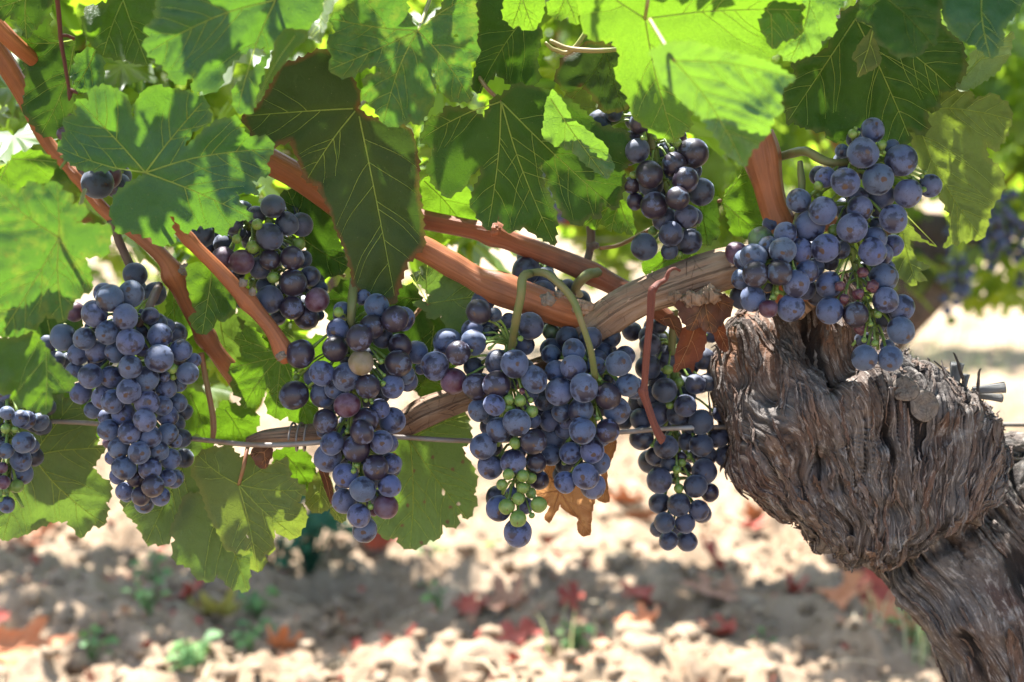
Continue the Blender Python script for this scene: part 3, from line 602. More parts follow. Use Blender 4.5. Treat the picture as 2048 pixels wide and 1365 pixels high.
    vp = np.vstack([c[1:-1:(2 if lv == 0 else 3)] for c, _, lv in veins] + [J[None]])
    vp = vp[inside(vp, B)]; vk = []
    for v in vp:
        if all((v[0] - k[0])**2 + (v[1] - k[1])**2 > (hs * .4)**2 for k in vk): vk.append(v)
    vk = np.array(vk); q = q[np.min(((q[:, None] - vk[None])**2).sum(2), 1) > (hs * .6)**2]; q = np.vstack([q, vk])
    q = q[inside(q, B)]; q = q[polydist(q, np.vstack([B, B[:1]])) > hs * .45]
    allp = [B, q]; edges = [(i, (i + 1) % len(B)) for i in range(len(B))]; nb = len(B) + len(q); hp = []
    for h in holes:
        h = np.array(h, float); th = np.linspace(0, 2 * math.pi, 14, endpoint=False); hh = np.array([[h[0] + h[2] * math.cos(a) * (1 + .2 * math.sin(3 * a)), h[1] + h[3] * math.sin(a)] for a in th])
        allp.append(hh); edges += [(nb + i, nb + (i + 1) % 14) for i in range(14)]; nb += 14; hp.append(hh)
    allp = np.vstack(allp)
    v2, _, f2, *_ = delaunay_2d_cdt([Vector(p) for p in allp], edges, [], 0, 1e-4)
    v2 = np.array([tuple(p) for p in v2]); f2 = np.array([tuple(f) for f in f2]); cen = v2[f2].mean(1); ok = inside(cen, B)
    for hh in hp: ok &= ~inside(cen, hh)
    f2 = f2[ok]; used = np.unique(f2); rm = -np.ones(len(v2), int); rm[used] = np.arange(len(used)); v2 = v2[used]; f2 = rm[f2]
    da = dall(v2); de = polydist(v2, np.vstack([poly, poly[:1]])); W = P(v2[:, 0], v2[:, 1], y0 + height(v2, da))
    e1 = W[f2[:, 1]] - W[f2[:, 0]]; e2 = W[f2[:, 2]] - W[f2[:, 0]]; nn = np.cross(e1, e2)
    if kind not in ('under', 'yel', 'spot'): fl = nn[:, 1].sum() > 0     # upper face towards the viewer
    else: fl = nn[:, 1].sum() < 0                                          # we look at the underside
    if fl: f2 = f2[:, ::-1]
    Jw = P(J[0], J[1], np.array(y0 + height(J[None])[0]))
    root = empty(name, Jw, label=label, cat=cat, group=grp)
    mesh('blade', W, f2, LEAF[kind], root, attrs={'dv': dvein(v2), 'de': de}, uv=(v2 - J) / 100)
    va = Acc()
    for c, rad, lv in veins:
        inb = inside(c, B)
        if inb.sum() < 4: continue
        c = c[inb]; rad = rad[inb]; hh = height(c, np.zeros(len(c))); p = P(c[:, 0], c[:, 1], y0 + hh - .0003 - .0003 * abs(puck)); va.add(*tube(p, rad * mp, 6))
    va.build('veins', vmat or (VEIN_DRY if kind in ('tan', 'rust', 'brown') else VEIN_D if kind in ('dark', 'olive') else VEIN), root)
    if pet:
        c = [(J[0], J[1], y0 + height(J[None])[0], 3.6)] + [(a, b, y0 + d, 4.2) for a, b, d in pet]
        pt = Acc(); pt.add(*pxtube(c, 18, 8)); pt.build('petiole', petmat or PETG, root)
    return root
Z = 2.923; A1 = (0, 0); A2 = (650, 0); A3 = (1348, 0); A4 = (0, 440)
leaf('big blue-green leaf cut by the top edge at the left, near the camera', 'blue', (551, 0), "315,-40 310,38 287,56 298,74 286,82 294,106 325,132 346,164 363,171 388,147 383,181 424,186 445,171 445,150 468,122 500,98 530,94 534,110 505,140 469,174 465,198 474,226 503,229 513,205 517,171 535,120 547,86 575,70 612,62 643,27 650,-30 560,-60 430,-60", -.10, curl=.10, tilt=(.15, -.3), pet=[(560, -40, .02), (590, -110, .05)])
leaf('narrow lime green leaf fold curling down beside the big blue-green leaf', 'lit', (590, 72), "612,60 570,58 552,80 542,120 530,160 515,190 509,210 520,203 538,165 565,132 592,96 615,76", -.105, tilt=(.9, .2), nv=2, teeth=.4)
leaf('small glossy white-lit leaf tip hanging at the top beside the blue-green leaf', 'pale', (648, 0), "615,72 628,40 642,18 655,-12 690,-30 668,10 657,30 650,62 640,88 628,82", -.085, tilt=(-1.2, .9), nv=2, teeth=.6)  # white highlight built as its own tip, painted in the pale leaf colour
leaf('bright green leaf with brown mottling and pale scars, top centre', 'mott', (540, 180), "155,20 150,-60 300,-80 470,-40 485,70 540,180 600,140 680,50 700,-40 870,-30 880,30 890,130 895,160 885,240 905,320 850,370 860,430 845,520 855,590 770,600 720,580 665,500 640,480 645,580 615,640 550,735 500,710 410,745 340,725 290,640 215,560 225,510 240,440 330,430 332,392 290,385 240,400 150,450 80,450 20,410 40,330 10,250 60,190 30,110 90,70", -.055, Z, A2, tilt=(.05, -.25), curl=.12, pet=[(845, 40, .02), (880, -60, .06)], holes=[(912, 72, 5, 3), (867, 147, 4, 8)])
leaf('large dark olive leaf with torn brown margin hanging in front of the canes', 'olive', (715, 217), "590,122 560,130 545,165 530,190 512,215 483,233 500,262 510,278 540,297 582,282 586,300 597,320 605,345 612,362 636,373 648,400 660,421 668,450 680,480 690,500 702,540 705,575 730,590 760,602 792,608 797,580 815,525 850,492 846,440 838,380 838,330 832,290 825,262 800,245 760,238 735,232 715,217 720,190 700,140 680,105 640,98", -.012, tilt=(.06, -.1), curl=.06, vmat=VEIN, pet=[(735, 195, .02), (760, 150, .05)], ruf=.6)
leaf('large dark green leaf with a spread of five lobes at the centre of the canopy', 'dark', (1030, 595), "1030,560 985,570 930,690 850,640 700,620 690,660 600,700 550,820 640,870 590,990 640,1090 715,1160 820,1095 850,1030 905,985 912,1020 870,1110 845,1200 915,1300 950,1350 1015,1265 1070,1365 1160,1330 1230,1375 1345,1440 1355,1275 1320,1150 1285,1090 1250,980 1268,962 1310,1090 1350,1190 1420,1290 1490,1325 1555,1260 1610,1285 1620,1200 1700,1230 1760,1080 1750,990 1805,930 1800,840 1760,760 1620,740 1450,600 1290,520 1120,490", .0, Z, A2, tilt=(.02, -.15), curl=.10, vmat=VEIN, pet=[(975, 178, .012), (955, 150, .03)], petmat=PETR)
leaf('lighter green leaf fold overlapping the right lobe of the dark five-lobed leaf', 'toplit', (1320, 580), "1290,600 1280,700 1268,790 1330,845 1440,880 1520,960 1650,1050 1695,980 1640,850 1530,760 1440,690 1390,590 1330,520", -.025, Z, A2, tilt=(.5, -.3), nv=3, teeth=.6)
leaf('mid green leaf hanging below the dark five-lobed leaf, left of the high bunch', 'mid', (560, 20), "170,95 165,170 200,260 240,270 300,312 345,265 352,220 410,270 470,332 482,300 560,345 605,320 710,365 700,230 680,100 620,20 400,-20 250,0", .03, 5.1125, (1130, 400), tilt=(0, -.2), nv=4)
leaf('dazzling yellow-green sunlit leaf cut by the top edge, right of centre', 'lit', (1290, 38), "1160,30 1140,-60 1350,-90 1570,-60 1612,20 1600,62 1560,100 1530,130 1480,122 1440,112 1405,150 1380,200 1382,255 1350,286 1310,270 1265,235 1255,195 1230,150 1240,112 1225,82 1185,82 1165,60", -.09, tilt=(.05, -.75), curl=.1, pet=[(1296, 0, -.02), (1310, -80, 0)], holes=[(1311, 197, 4, 11)])
leaf('soft blue-green leaf near the camera ending in a long lobe over the upright spur', 'toplit', (1349, 122), "1300,100 1340,85 1385,82 1440,100 1500,112 1548,128 1592,158 1567,175 1560,205 1568,222 1548,235 1536,270 1505,300 1490,335 1470,322 1450,304 1426,266 1400,232 1375,215 1350,190 1320,160", -.165, tilt=(-.1, -.5), curl=.15, vmat=VEIN, pet=[(1330, 90, .0), (1300, 40, .03)])
leaf('bright green toothed leaf at the top edge right of the dazzling sunlit leaf', 'lit', (560, -10), "510,90 540,-60 760,-40 740,60 765,100 745,200 680,230 640,240 575,290 500,160", -.08, Z, A3, tilt=(0, -.5), nv=4)
leaf('green leaf at the top edge whose lower half falls into shade, beside the dark leaf', 'toplit', (800, -30), "700,-40 1020,-30 945,90 945,190 860,240 850,300 730,345 680,360 575,295 640,245 740,200 765,100 745,40", -.055, Z, A3, tilt=(0, -.3), nv=4)
leaf('big very dark leaf with fine yellow veins above the right bunch', 'dark', (1062, 110), "1000,60 940,150 900,280 790,340 680,370 720,450 640,520 628,655 670,640 655,725 700,715 725,735 800,760 880,770 935,835 1010,815 1080,820 1200,830 1330,850 1388,832 1370,760 1440,792 1490,760 1480,650 1550,645 1560,540 1640,530 1690,450 1712,400 1690,250 1600,180 1500,60 1300,0 1100,10", .018, Z, A3, tilt=(0, -.12), curl=.05, puck=1.9, vmat=VEIN, pet=[(1715, 10, .02), (1730, -60, .05)], ruf=.7)
leaf('small pale olive leaf lying on the big very dark leaf', 'yel', (1165, 165), "1165,165 1185,250 1212,360 1190,392 1140,420 1072,455 1070,370 1038,340 1085,250", -.015, Z, A3, tilt=(.3, 0), nv=1, teeth=.5)
leaf('grey-green blurred leaf hanging from the top edge above the big very dark leaf', 'dark', (1230, -20), "1085,60 1100,-60 1570,-60 1552,120 1525,275 1490,255 1450,320 1360,332 1290,330 1250,290 1180,240 1160,150 1060,110", -.085, Z, A3, tilt=(.1, .35), curl=.1)
leaf('grey-green blurred leaf in the top right corner with pale flecks', 'blue', (1800, -60), "1560,-60 2070,-60 2040,20 2000,85 1920,170 1930,230 1880,330 1850,342 1760,270 1700,250 1620,190 1570,100", -.075, Z, A3, tilt=(-.1, .35), curl=.1)
leaf('pale ribbed leaf underside curling up near the top right corner', 'pale', (1700, 440), "1700,440 1745,300 1850,275 1985,185 1970,300 1958,335 1890,420 1780,500 1690,532 1645,505", .03, Z, A3, tilt=(.4, .8), nv=3, puck=2.2, vmat=VEIN)
leaf('large yellow-green leaf with glowing veins right of the right bunch', 'yel', (1405, 640), "1500,540 1740,535 1752,582 1870,548 1960,620 1978,700 1940,800 1880,892 1822,830 1832,920 1905,980 1930,1040 1920,1120 1850,1230 1830,1340 1800,1400 1690,1410 1570,1450 1612,1380 1610,1250 1550,1150 1450,1000 1390,850 1350,700", .045, Z, A3, tilt=(.1, .05), curl=.08, puck=1.6, pet=[(1815, 195, .0), (1790, 150, .02)], ruf=.8)
leaf('torn yellow-green leaf with ragged lobes below the right bunch, left of the wire', 'yel', (1320, -60), "1290,60 1250,120 1240,220 1300,330 1370,375 1385,388 1420,383 1420,355 1482,357 1440,300 1505,276 1422,240 1380,150 1382,118 1470,132 1540,160 1445,110 1370,20 1345,-60", .035, Z, (1348, 440), tilt=(.1, 0), nv=3, teeth=.5, puck=1.5)
leaf('broad grey-green leaf with sun flecks over the cane at the left', 'blue', (850, 1010), "840,1000 760,975 700,990 590,1000 480,1000 400,950 335,860 382,770 368,690 450,680 447,580 520,590 530,520 620,497 700,530 760,600 777,690 790,600 830,540 900,500 1010,520 1120,540 1200,580 1237,700 1150,790 1080,855 1110,820 1160,760 1280,700 1390,680 1400,740 1460,800 1565,798 1602,870 1560,960 1582,1010 1470,1060 1518,1142 1380,1122 1400,1180 1482,1280 1380,1292 1300,1382 1250,1330 1170,1320 1080,1365 1015,1268 990,1262 1005,1330 1030,1420 930,1440 880,1390 760,1355 690,1370 637,1245 680,1130 760,1060 830,1030", -.06, Z, A1, tilt=(.05, -.35), curl=.14, vmat=VEIN, pet=[(300, 300, .03), (320, 230, .06)])
leaf('bright yellow-green blurred leaf at the left frame edge, nearest the camera', 'mott', (118, 476), "-40,345 35,387 62,363 86,372 113,363 123,380 147,390 144,410 171,410 173,431 150,446 222,452 222,478 215,510 171,515 181,549 185,580 168,587 151,601 127,645 92,632 65,666 34,678 0,673 -30,645 -40,480", -.13, tilt=(.15, -.4), curl=.12, pet=[(150, 440, .03), (170, 380, .06)], vmat=VEIN)
leaf('small light green leaf edge at the left frame border above the nearest leaf', 'mid', (60, 930), "-60,1080 0,1010 90,900 200,880 260,900 335,950 300,1040 260,1075 170,1055 90,1130 -60,1200", -.09, Z, A1, tilt=(.2, -.5), nv=3)
leaf('drooping pale green leaf with pointed lobes at the left, beside the large bunch', 'mid', (165, 230), "-60,720 0,690 100,690 205,650 330,830 462,945 400,950 440,962 380,1012 300,1010 312,1070 270,1142 200,1120 90,1080 60,1020 0,1020 -60,900", -.10, Z, A4, tilt=(.25, .2), nv=4, teeth=.6, vmat=VEIN)
leaf('wide dull green leaf hanging at the lower left behind the small loose bunch', 'under', (64, 912), "110,790 150,800 190,850 195,890 212,897 185,935 205,957 222,970 222,997 212,1005 215,1025 210,1050 187,1052 162,1078 135,1042 100,1045 50,1070 5,1082 -20,1050 0,980 40,930 25,905 50,830", .035, tilt=(.15, -.1), curl=.08, pet=[(40, 890, .0), (0, 840, .02)], nv=4)
leaf('green leaf partly hidden behind the large left bunch, under the wire at the left', 'mid', (150, 800), "100,780 190,770 200,840 195,880 150,890 110,870 70,850 60,800", .06, tilt=(0, .1), nv=3)
leaf('green leaf with a bright sun stripe just below the large left bunch', 'under', (380, 900), "330,880 400,870 410,960 385,1020 345,1068 330,1090 292,1087 275,1050 252,1030 240,1000 262,960 300,900", .05, tilt=(-.1, 0), nv=4)
leaf('yellowish round-lobed leaf held by a pink petiole under the tied wire', 'yel', (955, 220), "790,100 830,75 920,65 960,110 1000,98 1060,150 1150,108 1162,190 1228,240 1190,290 1222,312 1228,362 1190,432 1140,430 1098,400 1092,490 1060,500 1062,540 1032,572 1000,540 1012,500 985,412 1000,497 960,497 900,480 880,430 830,330 800,240 763,170", .012, 2.0, (0, 860), tilt=(.05, .05), curl=.1, pet=[(487, 935, -.006), (494, 900, .0), (498, 885, .01)], petmat=PETR)
leaf('pointed green leaf hanging lowest, behind the yellowish round-lobed leaf', 'under', (820, 270), "740,260 680,400 700,440 690,490 702,530 760,552 782,592 838,612 870,578 920,632 992,648 1000,560 1030,480 960,400 900,300 850,240", .045, 2.0, (0, 860), tilt=(0, .05), nv=4, curl=.05)
leaf('green leaf with rusty brown spots behind the centre bunches, crossed by the wire', 'spot', (820, 882), "760,900 770,870 800,845 830,850 850,830 900,815 935,830 945,880 925,895 930,912 945,930 955,962 948,990 955,997 948,1017 935,1040 922,1028 915,1032 918,1050 905,1056 885,1050 880,1077 860,1080 845,1092 820,1099 805,1095 795,1075 770,1080 750,1060 742,1020 752,960", .05, tilt=(0, .0), curl=.05, holes=[(887, 984, 3, 8), (917, 1008, 4, 4)], puck=.8)
leaf('mid green leaf below the cut end of the slanting cane', 'mid', (1645, 800), "1450,620 1370,690 1400,740 1410,800 1338,870 1360,930 1358,1000 1410,1042 1420,1102 1500,1090 1550,1000 1562,962 1582,1000 1550,1042 1560,1102 1610,1162 1680,1150 1740,1192 1812,1217 1850,1180 1862,1100 1880,1000 1800,900 1720,840 1650,780 1570,745 1532,690 1500,650", .028, Z, A4, tilt=(0, -.15), curl=.05, vmat=VEIN)
leaf('small dark green leaf draped over the left cane above its joint', 'mid', (1240, 300), "1100,260 1170,248 1250,300 1330,400 1390,480 1360,560 1300,600 1270,580 1240,642 1180,672 1130,640 1100,570 1150,540 1120,480 1090,380", -.005, Z, A4, tilt=(.1, 0), nv=3, teeth=.7)
leaf('dark green leaf right behind the purple bunch, beside the olive leaf', 'dark', (1270, 510), "1020,50 1100,5 1200,-10 1310,30 1500,150 1580,350 1650,600 1720,790 1600,880 1450,900 1350,820 1290,600 1180,400 1100,200", .045, 5.1125, (360, 380), tilt=(.1, 0), nv=4, vmat=VEIN, pet=[(660, 535, .03), (690, 553, .03)])
leaf('pale green notched leaf in the middle gap, left of the brown cane joint', 'under', (602, 490), "510,310 560,305 558,270 600,258 640,280 720,290 800,330 880,380 940,440 930,500 860,560 810,640 760,680 700,612 680,562 612,580 590,562 600,540 560,520 508,480 590,478 610,440 560,380 520,360", .035, Z, (650, 440), tilt=(.1, 0), pet=[(840, 618, .02), (826, 634, .02), (800, 650, .03)], petmat=PETR)
leaf('dim green leaf behind the stalk of the long narrow bunch', 'dark', (870, 600), "690,560 760,575 830,570 860,640 885,700 850,765 800,745 740,705 670,660 640,600", .075, tilt=(0, .1), nv=4, vmat=VEIN)
leaf('green leaf behind the upright spur, petiole running to the high bunch', 'mid', (1590, 1030), "1635,960 1665,900 1720,860 1840,690 1900,760 1960,900 1990,1050 2060,1250 2010,1390 1900,1425 1800,1400 1720,1385 1690,1300 1650,1150 1610,1080", .04, 5.1125, (1130, 200), tilt=(.1, 0), pet=[(1420, 410, .035), (1390, 425, .03), (1310, 455, .03), (1240, 490, .02), (1200, 497, .015)], petmat=PETR, vmat=VEIN)
leaf('dark green leaf sliver right of the high bunch', 'dark', (1395, 400), "1395,400 1440,395 1436,440 1440,470 1415,492 1395,470 1380,430", .05, nv=2)
leaf('lit green leaf with a tattered tip under the high bunch', 'mid', (1330, 520), "1285,525 1300,517 1325,502 1394,508 1404,525 1390,535 1372,537 1342,550 1326,549 1314,545 1304,540 1300,553 1290,549 1284,537", .05, nv=3, vmat=VEIN)
leaf('shaded leaf with pale specks behind the hanging red stem, upper left', 'dark', (440, 232), "100,250 200,110 290,80 300,200 350,260 440,235 432,330 420,480 432,620 350,812 240,790 130,650 150,500 140,350", .02, Z, A1, tilt=(0, -.1), vmat=VEIN)
leaf('dark leaf filling the top left corner', 'dark', (150, -10), "-60,-60 320,-60 292,80 200,180 155,232 130,180 100,130 60,90 0,112 -60,60", -.02, Z, A1, vmat=VEIN)
leaf('small bluish leaf right of the hanging red stem tip', 'blue', (560, 290), "470,310 540,280 600,340 612,450 560,540 470,540 432,530 440,490 408,430 440,370 438,330", .01, Z, A1, nv=3)
leaf('glossy wavy leaf catching white glints left of the big blue-green leaf', 'mid', (720, 0), "480,140 500,40 620,20 700,-50 920,-50 900,110 845,170 872,220 862,380 780,372 700,350 600,330 562,290 500,220", -.03, Z, A1, tilt=(.2, .5), ruf=1.2, nv=4)
leaf('dark bluish leaf behind the mottled one at the top centre', 'dark', (1240, 30), "880,-60 1060,-60 1130,60 1272,180 1240,340 1252,480 1130,532 1000,430 890,552 850,500 900,330", .03, Z, A2, tilt=(.1, -.1), vmat=VEIN, nv=4)
leaf('pale sunlit leaf at the top edge right of the mottled leaf', 'lit', (1150, -20), "1040,100 1045,0 1100,-60 1290,-60 1272,100 1222,182 1130,150 1090,160", -.03, Z, A2, tilt=(0, -.6), nv=3)
leaf('tiny sunlit leaf tip at the top edge, left of the dazzling sunlit leaf', 'lit', (1400, -20), "1300,60 1330,-60 1500,-60 1472,150 1420,100 1350,110", -.06, Z, A2, tilt=(0, -.4), nv=2)
leaf('brownish dark leaf above the high bunch, behind the sunlit leaf', 'olive', (1640, 300), "1340,450 1400,330 1540,240 1720,260 1800,420 1800,600 1750,650 1630,662 1560,560 1500,505 1440,582 1370,500", .03, Z, A2, nv=4)
leaf('yellow-green veined leaf patch between the dark leaves left of the high bunch', 'yel', (1430, 590), "1400,560 1500,490 1640,640 1600,760 1550,745 1440,690 1390,620", .06, Z, A2, nv=3)
leaf('sunlit yellow-green leaf glimpsed under the left lobe of the dark five-lobed leaf', 'lit', (580, 1060), "560,1060 610,1030 720,1160 830,1090 890,1200 905,1310 850,1380 720,1400 580,1280", .06, Z, A2, tilt=(0, -.3), nv=3)
leaf('yellow-green leaf with red fleck, left of the dry strip under the tied arm', 'yel', (560, 560), "380,780 430,680 480,590 560,560 640,700 610,960 560,985 500,1008 390,962 362,880", .05, 5.1125, (540, 830), nv=3)
leaf('small yellow-green leaf tip under the long narrow bunch, left side', 'yel', (640, 960), "610,950 700,960 790,1020 740,1110 700,1090 650,1050", .055, 5.1125, (540, 830), nv=2)
for lab, kd, JJ, oo, yy in [
 ('green leaf edge showing between the large left bunch and the joint of the left cane', 'mid', (350, 560), "335,590 360,555 392,560 388,600 396,640 380,675 352,680 330,640", .06),
 ('light green leaf behind the left cane, under its joint', 'under', (440, 640), "418,650 440,625 478,635 500,670 492,715 460,735 432,722 415,690", .075),
 ('green leaf right of the large left bunch, above the wire', 'mid', (380, 790), "352,800 375,775 410,790 430,830 432,880 415,905 385,900 360,880 350,840", .08),
 ('green leaf with a toothed edge between the thin red stem and the tied arm', 'mid', (450, 820), "428,830 445,800 478,812 500,806 520,840 508,870 490,888 455,892 430,880", .07),
 ('pale leaf tip under the purple bunch, right of the slanting cane', 'under', (520, 600), "470,600 510,585 548,600 575,640 592,680 570,700 540,672 505,660 480,640", .08),
 ('dark leaf between the long narrow bunch and the centre bunch', 'dark', (850, 640), "800,640 850,620 900,650 915,720 890,790 850,800 815,770 800,700", .095),
 ('green leaf tip above the lower old arm, left of the centre bunch', 'mid', (860, 760), "838,790 845,765 870,755 905,765 930,790 900,806 862,812", .06),
 ('green leaf behind the long narrow bunch at its left shoulder', 'mid', (620, 700), "590,690 640,670 690,700 700,760 670,800 620,790 596,740", .09),
 ('yellow-green leaf behind the left loose bunch and the light green leaf', 'yel', (60, 800), "-20,800 40,770 100,790 110,850 80,890 20,900 -20,870", .08),
 ('dark leaf behind the drooping pale green leaf, left of the large bunch', 'dark', (95, 640), "50,610 90,590 140,600 165,640 150,700 120,760 80,740 55,690", .07),
 ('green leaf under the tied arm, right of the shrivelled brown leaf', 'mid', (570, 910), "545,905 580,893 615,905 632,940 625,985 600,992 568,960 548,935", .06)]:
    leaf(lab, kd, JJ, oo, yy, nv=4, vmat=VEIN, tilt=(.05, -.1))
DG = 'dry withered leaves on the vine'
leaf('tan dry leaf glowing behind the unripe berries, with curled brown tips', 'tan', (1480, 780), "1320,530 1400,500 1480,560 1600,660 1720,740 1845,845 1810,1000 1795,1230 1705,1242 1660,1180 1672,1060 1540,990 1482,918 1440,1000 1372,1112 1320,1050 1380,940 1300,880 1240,820 1245,750 1340,700", .035, 5.1125, (830, 830), tilt=(.1, .1), curl=-.1, ruf=2, name='dry_leaf', grp=DG, nv=5, teeth=.4, cat='dry leaf')
leaf('narrow tan dry leaf piece hanging right of the rounded bunch', 'tan', (1950, 420), "1940,280 2050,200 2060,330 2015,450 1960,560 1975,780 1992,890 1930,902 1852,860 1900,700", .04, 5.1125, (830, 830), tilt=(-.5, 0), name='dry_leaf', grp=DG, nv=2, ruf=2, teeth=.3, cat='dry leaf')
leaf('rust red dry leaf with a jagged tip under the old arm', 'rust', (1690, 70), "1560,80 1680,50 1790,90 1802,150 1790,260 1770,340 1750,400 1690,440 1660,548 1640,500 1620,488 1550,500 1480,542 1463,530 1482,440 1490,320 1520,220", .0, 5.1125, (1060, 640), tilt=(.1, .15), curl=-.12, ruf=1.5, name='dry_leaf', grp=DG, nv=4, teeth=.5, cat='dry leaf')
leaf('orange brown dry leaf strip right of the rust red dry leaf', 'rust', (1880, 20), "1810,40 1900,-30 1980,30 2030,250 2025,320 1990,332 1930,290 1880,160", .005, 5.1125, (1060, 640), tilt=(-.5, .1), name='dry_leaf', grp=DG, nv=2, ruf=1.5, teeth=.3, cat='dry leaf')
leaf('dull mauve dry leaf folded against the old arm, left of the rust red one', 'brown', (1430, -20), "1330,0 1420,-60 1530,-20 1562,100 1520,192 1480,110 1400,60", .012, 5.1125, (1060, 640), tilt=(.6, .1), name='dry_leaf', grp=DG, nv=2, teeth=.2, cat='dry leaf')
leaf('crumpled brown leaf tuft wedged under the old arm, above the rust red leaf', 'brown', (1410, 600), "1352,606 1380,592 1420,588 1455,592 1466,615 1450,640 1425,668 1400,655 1380,662 1362,640", -.002, tilt=(.2, .6), curl=-.3, ruf=4, name='dry_leaf', grp=DG, nv=3, teeth=1, cat='dry leaf')
leaf('small shrivelled brown leaf balled up under the tied wire', 'brown', (528, 905), "505,897 520,890 543,893 546,905 540,920 532,938 518,936 508,922 500,910", .0, tilt=(.8, .8), curl=.6, ruf=4, name='dry_leaf', grp=DG, nv=3, teeth=.5, cat='dry leaf')
leaf('brown dry leaf strip hanging beside the long narrow bunch, left of its tip', 'brown', (640, 930), "632,925 655,940 662,965 670,1000 662,1010 652,985 642,955", .02, tilt=(.6, .2), name='dry_leaf', grp=DG, nv=1, teeth=.3, cat='dry leaf')
# ------------------------------------------------------------------ the old vine: trunk, arms, canes
vine = empty('grapevine', tuple(P(2100, 2410, .06)[:2]) + (0.0,), label='old gnarled grapevine with thick shaggy trunk and reddish brown canes', cat='grapevine')
def loft(rows, yc, nr, nth, depth=.8, sup=2.3, ymid=0.0):
    """rows (Lx,Ly,Rx,Ry,depthfactor,yshift) silhouettes in the photo; ellipse-like rings between them"""
    r = spline(np.array(rows, float), nr); L = P(r[:, 0], r[:, 1], yc + r[:, 5]); Rr = P(r[:, 2], r[:, 3], yc + r[:, 5])
    c = (L + Rr) / 2; a = (Rr - L) / 2; ha = np.linalg.norm(a, axis=1)
    th = np.linspace(0, 2 * math.pi, nth, endpoint=False); ct, st = np.cos(th), np.sin(th)
    cx = np.sign(ct) * np.abs(ct)**(2 / sup); sx = np.sign(st) * np.abs(st)**(2 / sup)
    V = c[:, None] + a[:, None] * cx[None, :, None] + (ha * r[:, 4])[:, None, None] * sx[None, :, None] * np.array([0, -1.0, 0])
    return V, c, ha
def grid_faces(n, m, off=0):
    i, j = np.meshgrid(np.arange(n - 1), np.arange(m), indexing='ij'); k = (j + 1) % m
    return np.stack([i * m + j, i * m + k, (i + 1) * m + k, (i + 1) * m + j], -1).reshape(-1, 4) + off
def gnormals(V):
    du = np.gradient(V, axis=0); dv = (np.roll(V, -1, 1) - np.roll(V, 1, 1)) / 2; n = np.cross(dv, du); n /= np.linalg.norm(n, axis=2)[..., None] + 1e-12
    c = V.mean(1, keepdims=True); s = np.sign(((V - c) * n).sum(2).mean()); return n * s
C0 = P(1790, 1185, .05)
def fib(x, z):               # fibre families of the swollen head: they gather at the crease below it
    r = np.hypot(x, z); return np.arctan2(x, z) * (1 + r / .24) * .075
def bark_field(Pw, mode, uu, vv):
    """displacement (m), fibre coordinates and tone. mode 0: fibres swirl about C0 (head), 1: run along the limb"""
    x, y, z = Pw[..., 0] - C0[0], Pw[..., 1] - C0[1], Pw[..., 2] - C0[2]
    if mode == 0:
        wx = x + .013 * fbm(x * 17, y * 17, z * 17, 3); wz = z + .013 * fbm(x * 20 + 9, y * 20, z * 20 + 4, 3)
        u = np.hypot(wx, wz); v = fib(wx, wz) + .2 * y
    else:
        wv = vv + .35 * vnoise(uu * 14, vv * 1.8, 3) + .05 * vnoise(uu * 40, vv * 4, 8)
        u = uu; v = wv * .05
    zone = np.clip(.62 + 1.3 * fbm(x * 15 + 4, y * 15, z * 15, 2), .12, 1.35)
    l = fbm(x * 22, y * 22, z * 22, 3); big = ridge(u * 13 + 5, v * 62, y * 12, 2); cr = np.clip(fbm(u * 18 + 3, v * 90, y * 14, 2) - .34, 0, 1)
    wv = v + .0024 * vnoise(u * 42, v * 90, y * 30) + .0045 * vnoise(u * 15 + 8, v * 30, y * 12)
    d = .0032 * big + .0065 * l - .016 * cr; hh = .62 + .16 * big - 2.0 * cr; pr = 0
    for wid, ln, am in ((.0085, .050, 1.0), (.0036, .026, .55)):          # overlapping strips and flakes of bark
        q = wv / wid + 3.3 * am; idn = np.floor(q).astype(np.int64); f = q - idn
        us = u / ln + _h(idn, idn * 0 + 5, idn * 0) * 7 + .35 * vnoise(u * 60, v * 160, 2); un = np.floor(us).astype(np.int64); fu = us - un; hs = _h(idn, un, un * 0 + 3)
        gap = np.exp(-(np.minimum(f, 1 - f) / .11)**2); gu = np.exp(-(np.minimum(fu, 1 - fu) / .045)**2) * .7; g2 = np.maximum(gap, gu)
        d = d + am * zone * (hs * (.0009 + .0028 * fu) * (1 - g2) - .0021 * g2); hh = hh - .5 * am * zone * g2; pr = pr + am * hs
    return d, np.stack([u * 9, v], -1), np.clip(hh, 0, 1), pr / 1.55
TR = Acc(); SURF = []
KNOBS = [(1510, 690, 42, .012), (1580, 735, 38, .008), (1660, 690, 40, .010), (1735, 800, 52, .011), (1835, 795, 62, .010), (1560, 860, 35, .006), (1905, 850, 42, .008), (1640, 925, 22, -.010), (1790, 1035, 26, -.010), (1768, 872, 24, -.010), (1888, 872, 26, -.014), (1682, 765, 26, -.012), (1545, 800, 20, -.008), (1480, 760, 22, -.007), (1620, 820, 60, .006), (1870, 1130, 60, .008), (1930, 1240, 45, .010), (1890, 1330, 35, -.006)] + [(a, b, 20, -.011) for a, b in ((1735, 1128), (1775, 1130), (1815, 1120), (1855, 1102), (1895, 1082), (1935, 1058), (1972, 1030))] + [(a, b, 24, .006) for a, b in ((1700, 1090), (1745, 1092), (1790, 1088), (1835, 1070), (1880, 1046), (1925, 1018))]
